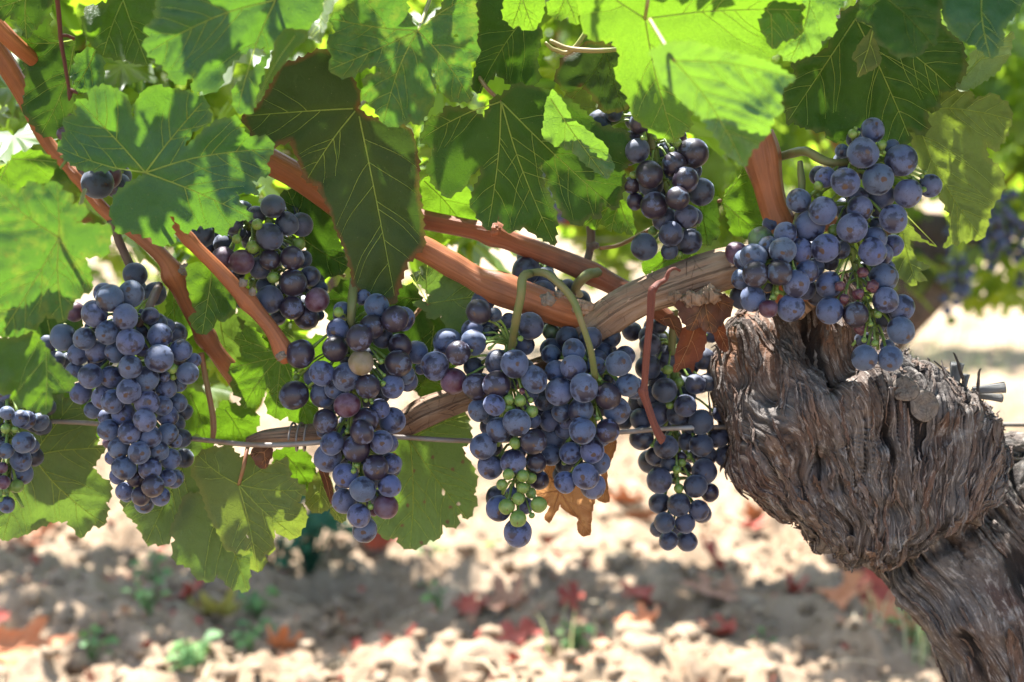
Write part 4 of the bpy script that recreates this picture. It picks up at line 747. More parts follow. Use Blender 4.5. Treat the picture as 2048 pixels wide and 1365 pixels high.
def limb(rows, yc, nr, nth, mode, gain=1.0, tone=0.0, capsurf=True):
    V, c, ha = loft(rows, yc, nr, nth); N = gnormals(V)
    arc = np.concatenate([[0], np.cumsum(np.linalg.norm(np.diff(c, axis=0), axis=1))]); uu = arc[:, None] + np.zeros((nr, nth)); vv = np.linspace(0, 2 * math.pi, nth, endpoint=False)[None] + np.zeros((nr, nth))
    vv = np.abs(vv - math.pi) if mode else vv
    d, uv, hh, pr = bark_field(V, mode, uu, vv); bx, by = proj(V); fr = np.clip(-N[..., 1] * 3, 0, 1)
    for kx, ky, kr, kh in KNOBS: d = d + kh / gain * fr * np.exp(-(((bx - kx)**2 + (by - ky)**2) / kr**2))
    V2 = V + N * (d * gain)[..., None]
    F_ = grid_faces(nr, nth); tn = np.full(hh.shape, tone) if np.isscalar(tone) else tone(V)
    pts = V2.reshape(-1, 3); e0 = len(pts); pts = np.vstack([pts, V2[0].mean(0), V2[-1].mean(0) + (c[-1] - c[-2]) * .5])
    Fl = F_.tolist() + [(e0, (j + 1) % nth, j) for j in range(nth)] + [(e0 + 1, (nr - 1) * nth + j, (nr - 1) * nth + (j + 1) % nth) for j in range(nth)]
    Fl = [f[::-1] for f in Fl]
    q = lambda a: np.concatenate([a.ravel(), [.3, .3]])
    TR.add(pts, Fl, np.vstack([uv.reshape(-1, 2), [[0, 0], [0, 0]]]), h=q(hh), tone=q(tn), plate=q(pr)); SURF.append((V2, N, mode, uu, vv))
# lower trunk from the soil up into the head
limb([(2010, 2420, 2330, 2420, .9, .05), (1990, 1900, 2250, 1860, .85, .02), (1945, 1560, 2180, 1500, .8, .01), (1903, 1365, 2160, 1320, .75, .005), (1868, 1270, 2160, 1190, .70, .008), (1800, 1192, 2140, 1060, .64, .016), (1735, 1135, 2090, 970, .58, .026), (1690, 1080, 2050, 900, .5, .034)], .075, 330, 300, 1, .8, 0.0)
# swollen head
warm = lambda V: np.clip((proj(V)[1] < 790) * 1.0 * np.clip((790 - proj(V)[1]) / 60, 0, 1) * np.clip((1720 - proj(V)[0]) / 60, 0, 1), 0, 1)
limb([(1712, 1118, 1950, 1040, .36, .006), (1690, 1108, 1970, 1015, .50, .0), (1640, 1085, 1988, 985, .60, -.002), (1560, 1040, 2005, 930, .64, 0), (1490, 965, 2003, 880, .62, 0), (1447, 880, 1975, 830, .62, 0), (1424, 800, 1905, 772, .60, .002), (1424, 735, 1815, 728, .60, .006), (1455, 685, 1745, 690, .62, .012), (1482, 640, 1715, 640, .62, .016), (1500, 590, 1690, 588, .62, .02), (1530, 560, 1660, 560, .5, .022)], .055, 420, 460, 0, 1.0, warm)
# second arm leaving to the right behind the head
limb([(1960, 1010, 1940, 880, .8, .02), (2020, 1040, 2010, 880, .8, .03), (2110, 1030, 2110, 890, .8, .04), (2300, 990, 2300, 880, .8, .05), (2600, 940, 2600, 850, .8, .05)], .085, 150, 180, 1, .8)
trunk = TR.build('trunk', BARK, vine)
tag(trunk, 'thick twisted trunk with shaggy fibrous grey brown bark')
# loose strips of bark following the fibres
LB = Acc(); r_ = np.random.default_rng(11)
def strip(V, N, mode, i, j, length, width, lift, curlend=1.0):
    nr, nth, _ = V.shape; pts = []; nn = []; fi, fj = float(i), float(j); sgn = 1 if r_.random() < .5 else -1
    for s in range(14):
        a, b = int(np.clip(round(fi), 1, nr - 2)), int(round(fj)) % nth; pts.append(V[a, b]); nn.append(N[a, b])
        du = V[a + 1, b] - V[a - 1, b]; dv = V[a, (b + 1) % nth] - V[a, b - 1]
        if mode == 0:
            x, z = V[a, b, 0] - C0[0], V[a, b, 2] - C0[2]; e_ = 1e-4; t = sgn * np.array([-(fib(x, z + e_) - fib(x, z)), 0, fib(x + e_, z) - fib(x, z)]); t /= np.linalg.norm(t) + 1e-9
            M2 = np.stack([du, dv], 1); co = np.linalg.lstsq(M2, t * length / 13, rcond=None)[0]; fi += np.clip(2 * co[0], -9, 9); fj += np.clip(2 * co[1], -9, 9)
        else:
            fi += length / 13 / (np.linalg.norm(du) / 2 + 1e-6)
        if fi < 1 or fi > nr - 2: break
    if len(pts) < 6: return
    p = spline(np.array(pts), 14); nn = np.array(nn)[np.linspace(0, len(nn) - 1, 14).astype(int)]; s = np.linspace(0, 1, 14)
    lf = lift * (np.clip((s - .55) / .45, 0, 1)**1.6 * 1.0 + np.clip((.25 - s) / .25, 0, 1)**1.5 * .5 * curlend) + .0012
    p = p + nn * lf[:, None]; t = np.gradient(p, axis=0); t /= np.linalg.norm(t, axis=1)[:, None] + 1e-9; sd = np.cross(t, nn); sd /= np.linalg.norm(sd, axis=1)[:, None] + 1e-9
    wd = width * np.clip(np.minimum(s * 6, (1 - s) * 5 + .12), .1, 1) * (1 + .25 * vnoise(s * 6, r_.uniform(0, 99)))
    k = 5; cs = np.linspace(-1, 1, k); rows = []
    for layer in (0, 1):
        for c in cs: rows.append(p + sd * (wd * c)[:, None] + nn * ((.35 * wd * (c * c - .5)) * curlend - layer * .0009)[:, None])
    rows = np.stack(rows, 1); m = 2 * k; Fc = []
    for a in range(13):
        for b in range(m):
            # ring order: top left->right then bottom right->left
            o = list(range(k)) + list(range(2 * k - 1, k - 1, -1)); q, q2 = o[b], o[(b + 1) % m]; Fc.append((a * m + q, a * m + q2, (a + 1) * m + q2, (a + 1) * m + q))
    vv = np.tile(np.linspace(0, width * 1.2, k), 2); off = r_.uniform(0, 9)
    uv = np.stack([np.repeat(s * length * 9 / .16 * .16, m), np.tile(vv + off, 14)], 1)
    LB.add(rows.reshape(-1, 3), Fc, uv, h=r_.uniform(.45, 1.0), tone=r_.uniform(0, .5), plate=r_.random())
for (V, N, mode, uu, vv), cnt in zip(SURF, (200, 620, 60)):
    nr, nth, _ = V.shape; k = 0
    while k < cnt:
        i = int(r_.integers(4, nr - 4)); j = int(r_.integers(0, nth))
        if N[i, j, 1] > .35: continue
        big = r_.random() < .22
        if r_.random() < .6:
            strip(V, N, mode, i, j, r_.uniform(.012, .045), r_.uniform(.0003, .0010), r_.uniform(.0005, .0050)); k += 1; continue
        strip(V, N, mode, i, j, r_.uniform(.02, .055) * (1.5 if big else 1), r_.uniform(.0007, .0022) * (2.2 if big else 1), r_.uniform(.0002, .0020) * (2.6 if big else 1)); k += 1
tag(LB.build('loose_bark', BARK, vine), kind='stuff')
# sawn stubs and curled grey bark on top of the head
def stub(px, py, y, r, tilt, name='pruning_stub'):
    c = P(px, py, y); nrm = np.array(tilt, float); nrm /= np.linalg.norm(nrm); rr = r * mpp(y); q = Vector(nrm).to_track_quat('Z', 'Y'); V = []; n = 36
    th = np.linspace(0, 2 * math.pi, n, endpoint=False); ir = 1 + .09 * vnoise(np.cos(th) * 1.6 + px, np.sin(th) * 1.6)
    rings = [(1.22, -.022), (1.08, -.006), (1.0, -.0006), (.93, .0), (.6, .0006), (.25, .0002)]
    for a, z in rings:
        for k in range(n): V.append(tuple(np.array(q @ Vector((rr * a * ir[k] * math.cos(th[k]), rr * a * ir[k] * math.sin(th[k]), z + .0012 * vnoise(math.cos(th[k]) * 3 * a, math.sin(th[k]) * 3 * a, px) * (a < 1)))) + c))
    V.append(tuple(np.array(q @ Vector((0, 0, -.001))) + c)); Fc = grid_faces(len(rings), n).tolist() + [((len(rings) - 1) * n + k, (len(rings) - 1) * n + (k + 1) % n, len(rings) * n) for k in range(n)]
    uv = [(k / n, a) for a, z in rings for k in range(n)] + [(.5, 0)]
    o = mesh(name, V, Fc, [CUT, BARK], vine, uv=np.array(uv)); mi = [1 if i < 2 * n else 0 for i in range(len(o.data.polygons))]; o.data.polygons.foreach_set('material_index', mi); return o
stub(1811, 778, .004, 27, (-.15, -1, .45)); stub(1850, 812, .003, 33, (.25, -1, .15))
def curl(px, py, y, ln, r, ax, name='bark_curl'):
    c = P(px, py, y); ax = np.array(ax, float); ax /= np.linalg.norm(ax); a1 = np.cross(ax, [0, 1, .2]); a1 /= np.linalg.norm(a1); a2 = np.cross(ax, a1); V = []; n = 18; m = 8
    for lay in (1.0, .86):
        for i in range(m):
            s = i / (m - 1)
            for k in range(n):
                t = 5.4 * k / (n - 1); rr = r * (1 + .22 * t / 5.4 + .08 * math.sin(3 * s + k)) * (lay if lay == 1 else lay); V.append(c + ax * (s - .1) * ln + (a1 * math.cos(t) + a2 * math.sin(t)) * rr * (.75 + .35 * s))
    Fc = []
    for lay in (0, 1):
        o = lay * n * m
        for i in range(m - 1):
            for k in range(n - 1): f = (o + i * n + k, o + i * n + k + 1, o + (i + 1) * n + k + 1, o + (i + 1) * n + k); Fc.append(f if lay == 0 else f[::-1])
    for k in range(n - 1): Fc.append(((m - 1) * n + k, (m - 1) * n + k + 1, n * m + (m - 1) * n + k + 1, n * m + (m - 1) * n + k))
    mesh(name, V, Fc, GREYBARK, vine, uv=np.tile(np.stack([np.tile(np.linspace(0, 1, n), m), np.repeat(np.linspace(0, ln, m), n)], 1), (2, 1)))
curl(1908, 768, .05, .015, .0038, (.12, 0, 1)); curl(1928, 773, .055, .009, .0020, (.2, .1, 1)); curl(1952, 780, .045, .020, .0030, (1, -.2, .12)); curl(1962, 792, .05, .015, .0024, (1, -.1, -.1))
for a in [(1888, 742, 1868, 722, 1878, 760), (1912, 715, 1906, 706, 1928, 765), (1958, 745, 1962, 738, 1955, 790), (1436, 700, 1428, 690, 1442, 730), (1420, 820, 1416, 780, 1424, 860)]:
    t = Acc(); t.add(*pxtube([(a[2], a[3], .03, 1.2), (a[0], a[1], .034, 2.5), (a[4], a[5], .04, 4)], 12, 6, lambda th, s: .3 * vnoise(np.cos(th) * 2, np.sin(th), s * 300)), h=.5, tone=0., plate=.3); t.build('bark_splinter', BARK, vine)
# canes
ridged = lambda k, am: (lambda th, s: am * np.sin(th * k + 2.2 * vnoise(s * 14, 3)) + .5 * am * np.sin(th * (2 * k + 1) + 3 * vnoise(s * 22, 9)) + .03 * vnoise(np.cos(th) * 2, np.sin(th) * 2, s * 70))
def cane(name, ctrl, mat, n=90, k=11, am=.018, nodes=(), label=None, ns=48):
    c = spline(np.array(ctrl, float), n); p = P(c[:, 0], c[:, 1], c[:, 2]); r = c[:, 3] * mpp(c[:, 2])
    for (nx, ny, g) in nodes: r = r * (1 + g * np.exp(-(((c[:, 0] - nx)**2 + (c[:, 1] - ny)**2) / (c[:, 3] * 1.1)**2)))
    a = Acc(); a.add(*tube(p, r, ns, ridged(k, am))); o = a.build(name, mat, vine)
    if label: tag(o, label)
    return o
cane('cane', [(530, 318, .03, 26), (600, 357, .03, 26), (700, 425, .03, 25), (800, 478, .03, 24), (850, 500, .028, 25), (900, 528, .026, 24), (960, 562, .022, 25), (1010, 582, .018, 31), (1060, 600, .018, 33), (1120, 622, .02, 32), (1190, 640, .024, 30)], CANE, 140, nodes=[(985, 575, .18), (690, 418, .12), (902, 529, .10)], label='thick reddish brown cane passing behind the olive leaf')
cane('cane', [(640, 380, .07, 19), (760, 420, .065, 19), (850, 440, .06, 19), (930, 456, .058, 19), (985, 468, .056, 20), (1040, 490, .056, 20), (1120, 520, .055, 21), (1200, 556, .055, 21), (1280, 600, .05, 20), (1340, 640, .045, 16)], CANE_D, 130, nodes=[(985, 468, .35), (822, 435, .14), (1185, 550, .14)], label='straight brown cane above, running down behind the old arm')
cane('cane', [(300, 380, -.025, 14), (342, 437, -.02, 14), (390, 492, -.018, 13), (440, 542, -.016, 14), (500, 608, -.012, 16), (540, 655, -.01, 15), (566, 700, -.008, 18), (577, 720, -.006, 15)], CANE, 110, nodes=[(498, 600, .25), (570, 705, .2), (378, 478, .14)], label='slanting reddish cane crossing in front of the purple bunch')
cane('cane', [(-40, 50, .045, 21), (14, 132, .045, 20), (48, 190, .05, 18), (95, 285, .05, 14), (155, 352, .045, 13), (208, 420, .035, 13), (285, 478, .025, 14), (330, 520, .022, 16), (352, 560, .022, 19), (375, 610, .025, 16), (410, 672, .03, 17), (440, 715, .035, 17), (470, 752, .05, 20), (480, 770, .055, 18)], CANE, 170, nodes=[(347, 548, .38), (408, 675, .35), (155, 352, .2)], label='long brown cane coming down from the upper left corner')
cane('cane', [(-60, -10, .01, 17), (0, 58, .01, 17), (34, 92, .014, 16), (80, 130, .03, 14)], CANE, 50, label='short stretch of thick cane in the top left corner')
cane('cane', [(1514, 266, .02, 30), (1519, 290, .02, 32), (1530, 345, .018, 31), (1545, 405, .016, 28), (1562, 455, .016, 30), (1575, 520, .02, 34), (1585, 590, .03, 40)], CANE, 100, 9, .022, nodes=[(1524, 315, .18), (1570, 460, .12)], label='upright red brown spur standing behind the right bunches')
cane('arm', [(1160, 668, .022, 26), (1195, 650, .018, 36), (1240, 618, .014, 38), (1290, 592, .012, 36), (1350, 570, .012, 40), (1410, 550, .014, 42), (1470, 535, .018, 42), (1540, 545, .03, 46), (1600, 600, .045, 50)], ARM, 150, 7, .05, label='old grey brown cracked arm joining canes to the trunk')
cane('old_cane', [(495, 884, .02, 9), (530, 876, .018, 15), (590, 872, .016, 20), (650, 868, .02, 21), (720, 868, .03, 21), (800, 852, .032, 26), (850, 826, .03, 30), (900, 806, .03, 28), (950, 788, .034, 26), (1020, 760, .045, 24), (1100, 730, .055, 22)], ARM, 150, 7, .06, label='lower old brown arm tied to the wire')
def small(name, ctrl, mat, n=30, ns=8, label=None):
    a = Acc(); a.add(*pxtube(ctrl, n, ns, lambda th, s: .08 * vnoise(np.cos(th) * 2, np.sin(th) * 2, s * 200))); o = a.build(name, mat, vine)
    if label: tag(o, label)
cane('dried_stem', [(1306, 575, -.038, 6), (1303, 588, -.038, 7.5), (1300, 640, -.036, 6.8), (1293, 710, -.034, 7), (1289, 770, -.032, 6.5), (1287, 785, -.032, 8), (1297, 815, -.032, 7), (1309, 850, -.034, 6.8), (1322, 876, -.035, 8), (1327, 881, -.035, 9)], DRYSTEM, 90, 4, .10, nodes=[(1288, 782, .25)], label='dry red tendril stalk hanging from the old arm', ns=24)
small('dried_stem', [(1306, 580, -.038, 8), (1316, 568, -.034, 6), (1330, 560, -.03, 5), (1338, 543, -.03, 4), (1350, 537, -.028, 3), (1360, 542, -.026, 2.5)], DRYSTEM)
small('dried_stem', [(112, -20, -.03, 5), (118, 30, -.03, 5), (122, 80, -.03, 4.5), (130, 130, -.03, 4), (138, 178, -.03, 4), (140, 186, -.03, 6), (138, 202, -.03, 1.5)], DRYSTEM, label='thin red stem hanging at the upper left')
small('dried_stem', [(140, 180, -.03, 4), (150, 184, -.03, 3.5), (156, 188, -.03, 1)], DRYSTEM); small('dried_stem', [(120, 72, -.03, 4), (135, 72, -.028, 3), (148, 78, -.025, 4)], DRYSTEM)
small('shoot', [(222, 440, .03, 9), (245, 498, .032, 9), (270, 550, .034, 9), (290, 592, .036, 8), (300, 610, .04, 7)], PURP, label='purple green shoot above the large left bunch')
small('shoot', [(402, 706, .03, 6), (412, 760, .03, 6), (422, 810, .03, 6), (427, 850, .03, 6.5), (425, 885, .03, 5)], PETR)
small('shoot', [(1180, 440, .07, 9), (1182, 480, .068, 9), (1178, 510, .066, 8), (1166, 545, .06, 8), (1150, 575, .055, 8), (1140, 610, .05, 8)], PURP, label='grey green shoot rising behind the brown cane')
small('shoot', [(1178, 497, .066, 11), (1186, 492, .066, 9), (1196, 492, .064, 6)], PURP)
small('shoot', [(1230, -30, .0, 5), (1150, 95, .0, 5), (1110, 100, .0, 4), (1090, 85, .0, 3)], PETG); small('shoot', [(1260, 96, -.02, 4), (1200, 102, -.02, 5), (1140, 98, -.015, 5), (1100, 82, -.01, 4)], PETG)
# dead bud scales and broken bits on the canes
for (px, py, y, r, mt) in [(990, 462, .03, 11, CANE_D), (1095, 600, -.018, 14, CUT), (1118, 588, -.016, 9, CUT), (562, 712, -.03, 9, CUT), (486, 566, -.026, 9, CUT), (505, 585, -.024, 8, CUT), (372, 540, .005, 12, CUT), (1165, 615, .0, 16, ARM), (1385, 600, -.008, 20, ARM), (1420, 590, -.004, 22, ARM), (1350, 595, -.01, 14, ARM)]:
    c = P(px, py, y); V = np.array(BM['b'][0].vertices.data.vertices if False else [tuple(v.co) for v in BM['b'][0].vertices]); k = 1 + .45 * fbm(V[:, 0] * 2 + px, V[:, 1] * 2, V[:, 2] * 2, 3); s = r * mpp(y)
    mesh('bud_scar', V * k[:, None] * s * np.array([1, .7, .85]) + c, [tuple(p.vertices) for p in BM['b'][0].polygons], mt, vine, uv=V[:, :2] * .1)
# trellis wire
wr = Acc(); wp = spline(np.array([(-400, 832, .03), (0, 842, .03), (95, 843, .03), (190, 848, .03), (280, 862, .03), (370, 876, .02), (430, 883, .01), (500, 890, -.004), (570, 890, -.008), (640, 885, -.006), (720, 876, 0), (800, 875, .02), (900, 881, .025), (1000, 882, .03), (1100, 874, .035), (1240, 865, .038), (1330, 858, .035), (1420, 855, .04), (1600, 852, .1), (1800, 850, .14), (2048, 850, .15), (2600, 850, .15)], float), 160)
p = P(wp[:, 0], wp[:, 1], wp[:, 2]); wr.add(*tube(p, np.full(160, .00155), 8)); wobj = wr.build('trellis_wire', WIRE); tag(wobj, 'thin grey trellis wire running behind the bunches of the near row', 'wire')
tie = Acc(); q = np.linspace(0, 2 * math.pi * 2.2, 60); tc = P(582 + 3 * q / 6, 874 + 0 * q, 0.012 + 0 * q)
tie.add(*tube(tc + np.stack([.0006 * q, -np.cos(q) * .0105, np.sin(q) * .0085], 1), np.full(60, .0007), 6)); tie.build('wire_tie', WIRE, None)
tag(bpy.data.objects['wire_tie'], 'thin wire tie wrapped around the lower old arm', 'wire tie')

# ------------------------------------------------------------------ canopy above and behind (leaves nobody can count)
def leaf_template():
    tips = [(0, 1.0), (52, .86), (-52, .86), (108, .66), (-108, .66)]; th = np.linspace(-165, 165, 45); r = np.zeros(45)
    for a, L in tips: r = np.maximum(r, L * np.exp(-((th - a) / 24.0)**2) )
    r = np.maximum(r, .50) + .035 * np.where(np.arange(45) % 2 == 0, 1, -1) * (r > .45); r[0] *= .5; r[-1] *= .5
    a = np.radians(th); out = np.stack([np.sin(a) * r, np.cos(a) * r], 1); V = np.vstack([[0, 0], out * .5, out]); Fc = []; vein = np.zeros(len(V)); vein[0] = 1
    for i in range(44): Fc += [(0, 1 + i + 1, 1 + i), (1 + i, 1 + i + 1, 46 + i + 1, 46 + i)]
    for tt, L in tips:
        k = np.argmin(np.abs(th - tt)); vein[1 + k] = 1; vein[46 + k] = .8
    return V, Fc, vein
LT, LF, LVn = leaf_template()
def crown_mesh(name, centers, sizes, mat, parent, seed, up=.55, toward=None):
    r = np.random.default_rng(seed); n = len(centers); K = len(LT); rr = np.linalg.norm(LT, axis=1)
    base = np.stack([LT[:, 0], LT[:, 1], -.22 * rr**2 + .10 * np.abs(LT[:, 0])], 1)
    nrm = r.normal(0, .55, (n, 3)) + np.array([0, -.25, up]) if toward is None else r.normal(0, .5, (n, 3)) + toward
    nrm /= np.linalg.norm(nrm, axis=1)[:, None]; t = r.normal(0, .5, (n, 3)) + np.array([0, 0, -1.0]); t -= nrm * (t * nrm).sum(1)[:, None]; t /= np.linalg.norm(t, axis=1)[:, None]; s = np.cross(t, nrm)
    wv = 1 + r.normal(0, .12, (n, K)) * (rr > .3); b = base[None] * np.array([1, 1, 1.0]); zz = base[None, :, 2] * r.uniform(-.3, 1.9, n)[:, None] + r.normal(0, .045, (n, K)) * (rr > .3)
    V = centers[:, None] + sizes[:, None, None] * (s[:, None] * base[None, :, 0, None] * wv[..., None] + t[:, None] * base[None, :, 1, None] + nrm[:, None] * zz[..., None])
    off = np.arange(n) * K; f4 = np.array([f for f in LF if len(f) == 4]); f3 = np.array([f for f in LF if len(f) == 3])
    Fc = (f4[None] + off[:, None, None]).reshape(-1, 4).tolist() + (f3[None] + off[:, None, None]).reshape(-1, 3).tolist()
    return mesh(name, V.reshape(-1, 3), Fc, mat, parent, attrs={'rnd': np.repeat(r.random(n), K), 'vein': np.tile(LVn, n)}, uv=np.tile(LT, (n, 1)))
r_ = np.random.default_rng(5)
# leaves the sun reaches: keep the canopy open along its rays
SUNNY = [(1450, 210, -.165, .055), (1380, 150, -.165, .04), (1330, 120, -.12, .055), (1250, 40, -.11, .05), (1580, 60, -.08, .045), (100, 520, -.13, .055), (60, 740, -.1, .03), (590, 80, -.1, .03), (640, 20, -.085, .02), (250, 110, -.03, .03), (1090, 40, -.03, .03), (330, 1040, .05, .02), (800, 120, -.055, .03), (1400, 340, .10, .05), (900, 400, .07, .04), (1550, 250, .12, .06), (500, 420, .12, .05), (40, 230, .1, .05), (2000, 200, .2, .1), (1250, 330, .02, .012), (250, 200, -.06, .010), (440, 300, -.06, .008), ]
SP = [(P(a, b, y), rad) for a, b, y, rad in SUNNY]
def sun_ok(c, s):
    ok = np.ones(len(c), bool)
    for p, rad in SP:
        v = c - p; al = v @ SUN; d = np.linalg.norm(v - al[:, None] * SUN, axis=1); ok &= ~((al > .02) & (d < rad + s * .45))
    return ok
N = 2600; c = np.stack([r_.uniform(-.62, .66, N), r_.uniform(-.20, .34, N), r_.uniform(.50, 1.22, N)], 1); s = r_.uniform(.042, .068, N)
px, py = proj(c); rp = s * FPX / np.maximum(c[:, 1] + .85, .2) * 1.15
above = py + rp < -8
behind = (c[:, 1] > .10) & (((px < 960) & (py < 640)) | ((px >= 960) & (px < 1760) & (py + rp * .6 < 360)) | ((px >= 1760) & (py + rp < 170))) & (py + rp * .75 < np.where(px < 560, 700, np.where(px < 960, 600, 470)))
outside = (px + rp < -10) | (px - rp > 2060)
c[:6] = np.array([P(a, b, y) + SUN * d for a, b, y, d in ((230, 240, -.06, .27), (360, 280, -.06, .31), (270, 420, -.06, .34), (560, 90, -.10, .25), (900, 60, -.03, .3), (1650, 200, .0, .3))]); s[:6] = .06; dp = [(200, 300, -.06, .3), (300, 235, -.06, .25), (430, 275, -.06, .33), (320, 420, -.06, .36), (225, 440, -.06, .38), (405, 40, -.10, .2), (470, 120, -.10, .24), (720, 60, -.055, .22), (890, 130, -.055, .25), (800, 200, -.055, .28), (860, 970, .05, .5), (200, 60, -.03, .3), (960, 300, .0, .3), (1480, 80, -.11, .2), (1230, 170, -.11, .26), (1380, 60, -.11, .2), (700, 150, -.05, .3)]; c[6:6 + len(dp)] = np.array([P(a, b, y) + SUN * d for a, b, y, d in dp]); s[6:6 + len(dp)] = r_.uniform(.020, .033, len(dp)); px, py = proj(c); rp = s * FPX / np.maximum(c[:, 1] + .85, .2) * 1.15; above = py + rp < -8  # extra leaves out of view, added towards the sun to shade and dapple
keep = (above | behind | (outside & (c[:, 1] > -.05))) & (sun_ok(c, s) | (np.arange(N) < 28))
keep &= ~(above & (np.arange(N) >= 28) & (r_.random(N) < .12)); keep &= ~(behind & ~above & (r_.random(N) < .35))
ex = 34; exq = P(r_.uniform(290, 600, ex), r_.uniform(600, 800, ex), r_.uniform(.13, .28, ex)); c = np.vstack([c[keep], exq]); s = np.concatenate([s[keep], r_.uniform(.030, .045, ex)])
crown_mesh('crown', c, s, CROWN, vine, 3)
# ------------------------------------------------------------------ ground
def gh(x, y):
    near = np.clip((7 - y) / 5, .25, 1)
    furrow = .02 * np.sin((y - .2) * 2.3) * np.clip(1.5 - np.abs(y - 1.2) * .3, 0, 1)
    return (.030 * fbm(x * 3.1, y * 3.1, 0, 3) + .026 * fbm(x * 12, y * 12, 4, 3) + .020 * np.abs(fbm(x * 30, y * 30, 7, 3))) * near + furrow - .03
def gaxis(lo, hi, fine, far, g=1.12):
    a = list(np.arange(lo, hi, fine)); d = fine
    while a[-1] < far: d *= g; a.append(a[-1] + d)
    d = fine; b = [lo]
    while b[-1] > -far: d *= g; b.append(b[-1] - d)
    return np.array(b[:0:-1] + a)
gx, gy = gaxis(-1.3, 1.3, .0095, 90), gaxis(.7, 3.0, .010, 120, 1.03); X, Y = np.meshgrid(gx, gy); Zg = gh(X, Y)
V = np.stack([X, Y, Zg], -1).reshape(-1, 3); nx, ny = len(gx), len(gy); i, j = np.meshgrid(np.arange(ny - 1), np.arange(nx - 1), indexing='ij'); Fc = np.stack([i * nx + j, i * nx + j + 1, (i + 1) * nx + j + 1, (i + 1) * nx + j], -1).reshape(-1, 4)
tag(mesh('ground', V, Fc, SOIL), kind='structure')
r_ = np.random.default_rng(21)
def ico(sub):
    bm = bmesh.new(); bmesh.ops.create_icosphere(bm, subdivisions=sub, radius=1); V = np.array([v.co[:] for v in bm.verts]); F_ = [tuple(v.index for v in f.verts) for f in bm.faces]; bm.free(); return V, F_
I2 = ico(2); I3 = ico(3); cl = Acc()
for k in range(5200):
    x, y = r_.uniform(-1.3, 1.3), .78 + 2.8 * r_.random()**1.7; s = min(r_.lognormal(math.log(.0058), .6), .021)
    V = I2[0] * (1 + .5 * fbm(I2[0][:, 0] * 1.9 + k, I2[0][:, 1] * 1.9, I2[0][:, 2] * 1.9, 2))[:, None] * s * np.array([r_.uniform(.8, 1.4), r_.uniform(.8, 1.3), r_.uniform(.55, .9)])
    cl.add(V + np.array([x, y, gh(np.array(x), np.array(y)) + s * .25]), I2[1])
tag(cl.build('soil_clods', CLOD), kind='stuff')
# dry straw and fine grass
def blades(name, mat, pts, h, wdt, seed, lean=.5):
    r = np.random.default_rng(seed); V = []; Fc = []; rnd = []
    for (x, y) in pts:
        z = float(gh(np.array(x), np.array(y))); L = h * r.uniform(.5, 1.3); az = r.uniform(0, 6.28); ln = r.uniform(.1, 1) * lean * L; w_ = wdt * r.uniform(.6, 1.3); d = np.array([math.cos(az), math.sin(az)]); sd = np.array([-d[1], d[0]]) * w_; b = len(V)
        for t in (0, .4, .75, 1):
            o = d * ln * t * t; hz = L * t * (1 - .25 * t * ln / L); ww = (1 - t) ** .7
            V += [(x + o[0] + sd[0] * ww, y + o[1] + sd[1] * ww, z + hz), (x + o[0] - sd[0] * ww, y + o[1] - sd[1] * ww, z + hz)]
        Fc += [(b + q, b + q + 1, b + q + 3, b + q + 2) for q in (0, 2, 4)]; rnd += [r.random()] * 8
    return tag(mesh(name, V, Fc, mat, attrs={'rnd': rnd}), kind='stuff')
pts = []
for (px, py, n, sp) in [(1880, 690, 90, .22), (1960, 720, 90, .25), (1760, 690, 40, .2), (1080, 560, 70, .4), (980, 520, 60, .5), (1280, 640, 30, .3), (2000, 640, 60, .3), (1900, 780, 40, .15), (1160, 1300, 8, .03), (1820, 1320, 16, .04)]:
    g = G(px, py); pts += [(g[0] + r_.normal(0, sp), g[1] + r_.normal(0, sp * .8)) for _ in range(n)]
pts += [(r_.uniform(-2.5, 2.5), r_.uniform(2.0, 6.5)) for _ in range(1500)]
blades('grass', GRASS, pts, .075, .0022, 4)
# straw lying flat
st = Acc()
for k in range(420):
    x, y = r_.uniform(-1.4, 1.4), .8 + 2.6 * r_.random()**1.6; a = r_.uniform(0, 6.28); L = r_.uniform(.02, .10); z = gh(np.array(x), np.array(y)) + .006
    st.add(*tube(spline(np.array([[x, y, z], [x + math.cos(a) * L * .5, y + math.sin(a) * L * .5, z + r_.uniform(.002, .012)], [x + math.cos(a + .2) * L, y + math.sin(a + .2) * L, z]]), 5), r_.uniform(.0006, .0018), 4))
tag(st.build('straw_litter', m_plain('straw', (.42, .34, .22), (.52, .44, .30), 30, .8)), kind='stuff')
# fallen leaves on the soil: (px, py, size, litter colour, label)
def fallen(px, py, size, col, label):
    g = G(px, py); z = float(gh(np.array(g[0]), np.array(g[1]))); r = np.random.default_rng(int(px * 3 + py)); K = len(LT); rr = np.linalg.norm(LT, axis=1)
    size = size * 1.45
    b = np.stack([LT[:, 0] * r.uniform(.6, 1), LT[:, 1], .30 * rr**2 * r.uniform(.5, 1.5) + .16 * vnoise(LT[:, 0] * 3 + px, LT[:, 1] * 3) * (rr > .2) + .25 * np.abs(LT[:, 0]) * r.uniform(0, 1)], 1) * size
    q = Matrix.Rotation(r.uniform(0, 6.28), 3, 'Z') @ Matrix.Rotation(r.normal(0, .45), 3, 'X') @ Matrix.Rotation(r.normal(0, .35), 3, 'Y'); W = np.array([tuple(q @ Vector(p)) for p in b]); W[:, 2] -= W[:, 2].min(); W += np.array([g[0], g[1], z + .006])
    Wb = W - np.array([0, 0, .0008]); n = len(W); o = mesh('fallen_leaf', np.vstack([W, Wb]), [f for f in LF] + [tuple(x + n for x in f[::-1]) for f in LF], LITTER[col]); tag(o, label, 'fallen leaf', 'fallen vine leaves on the soil')
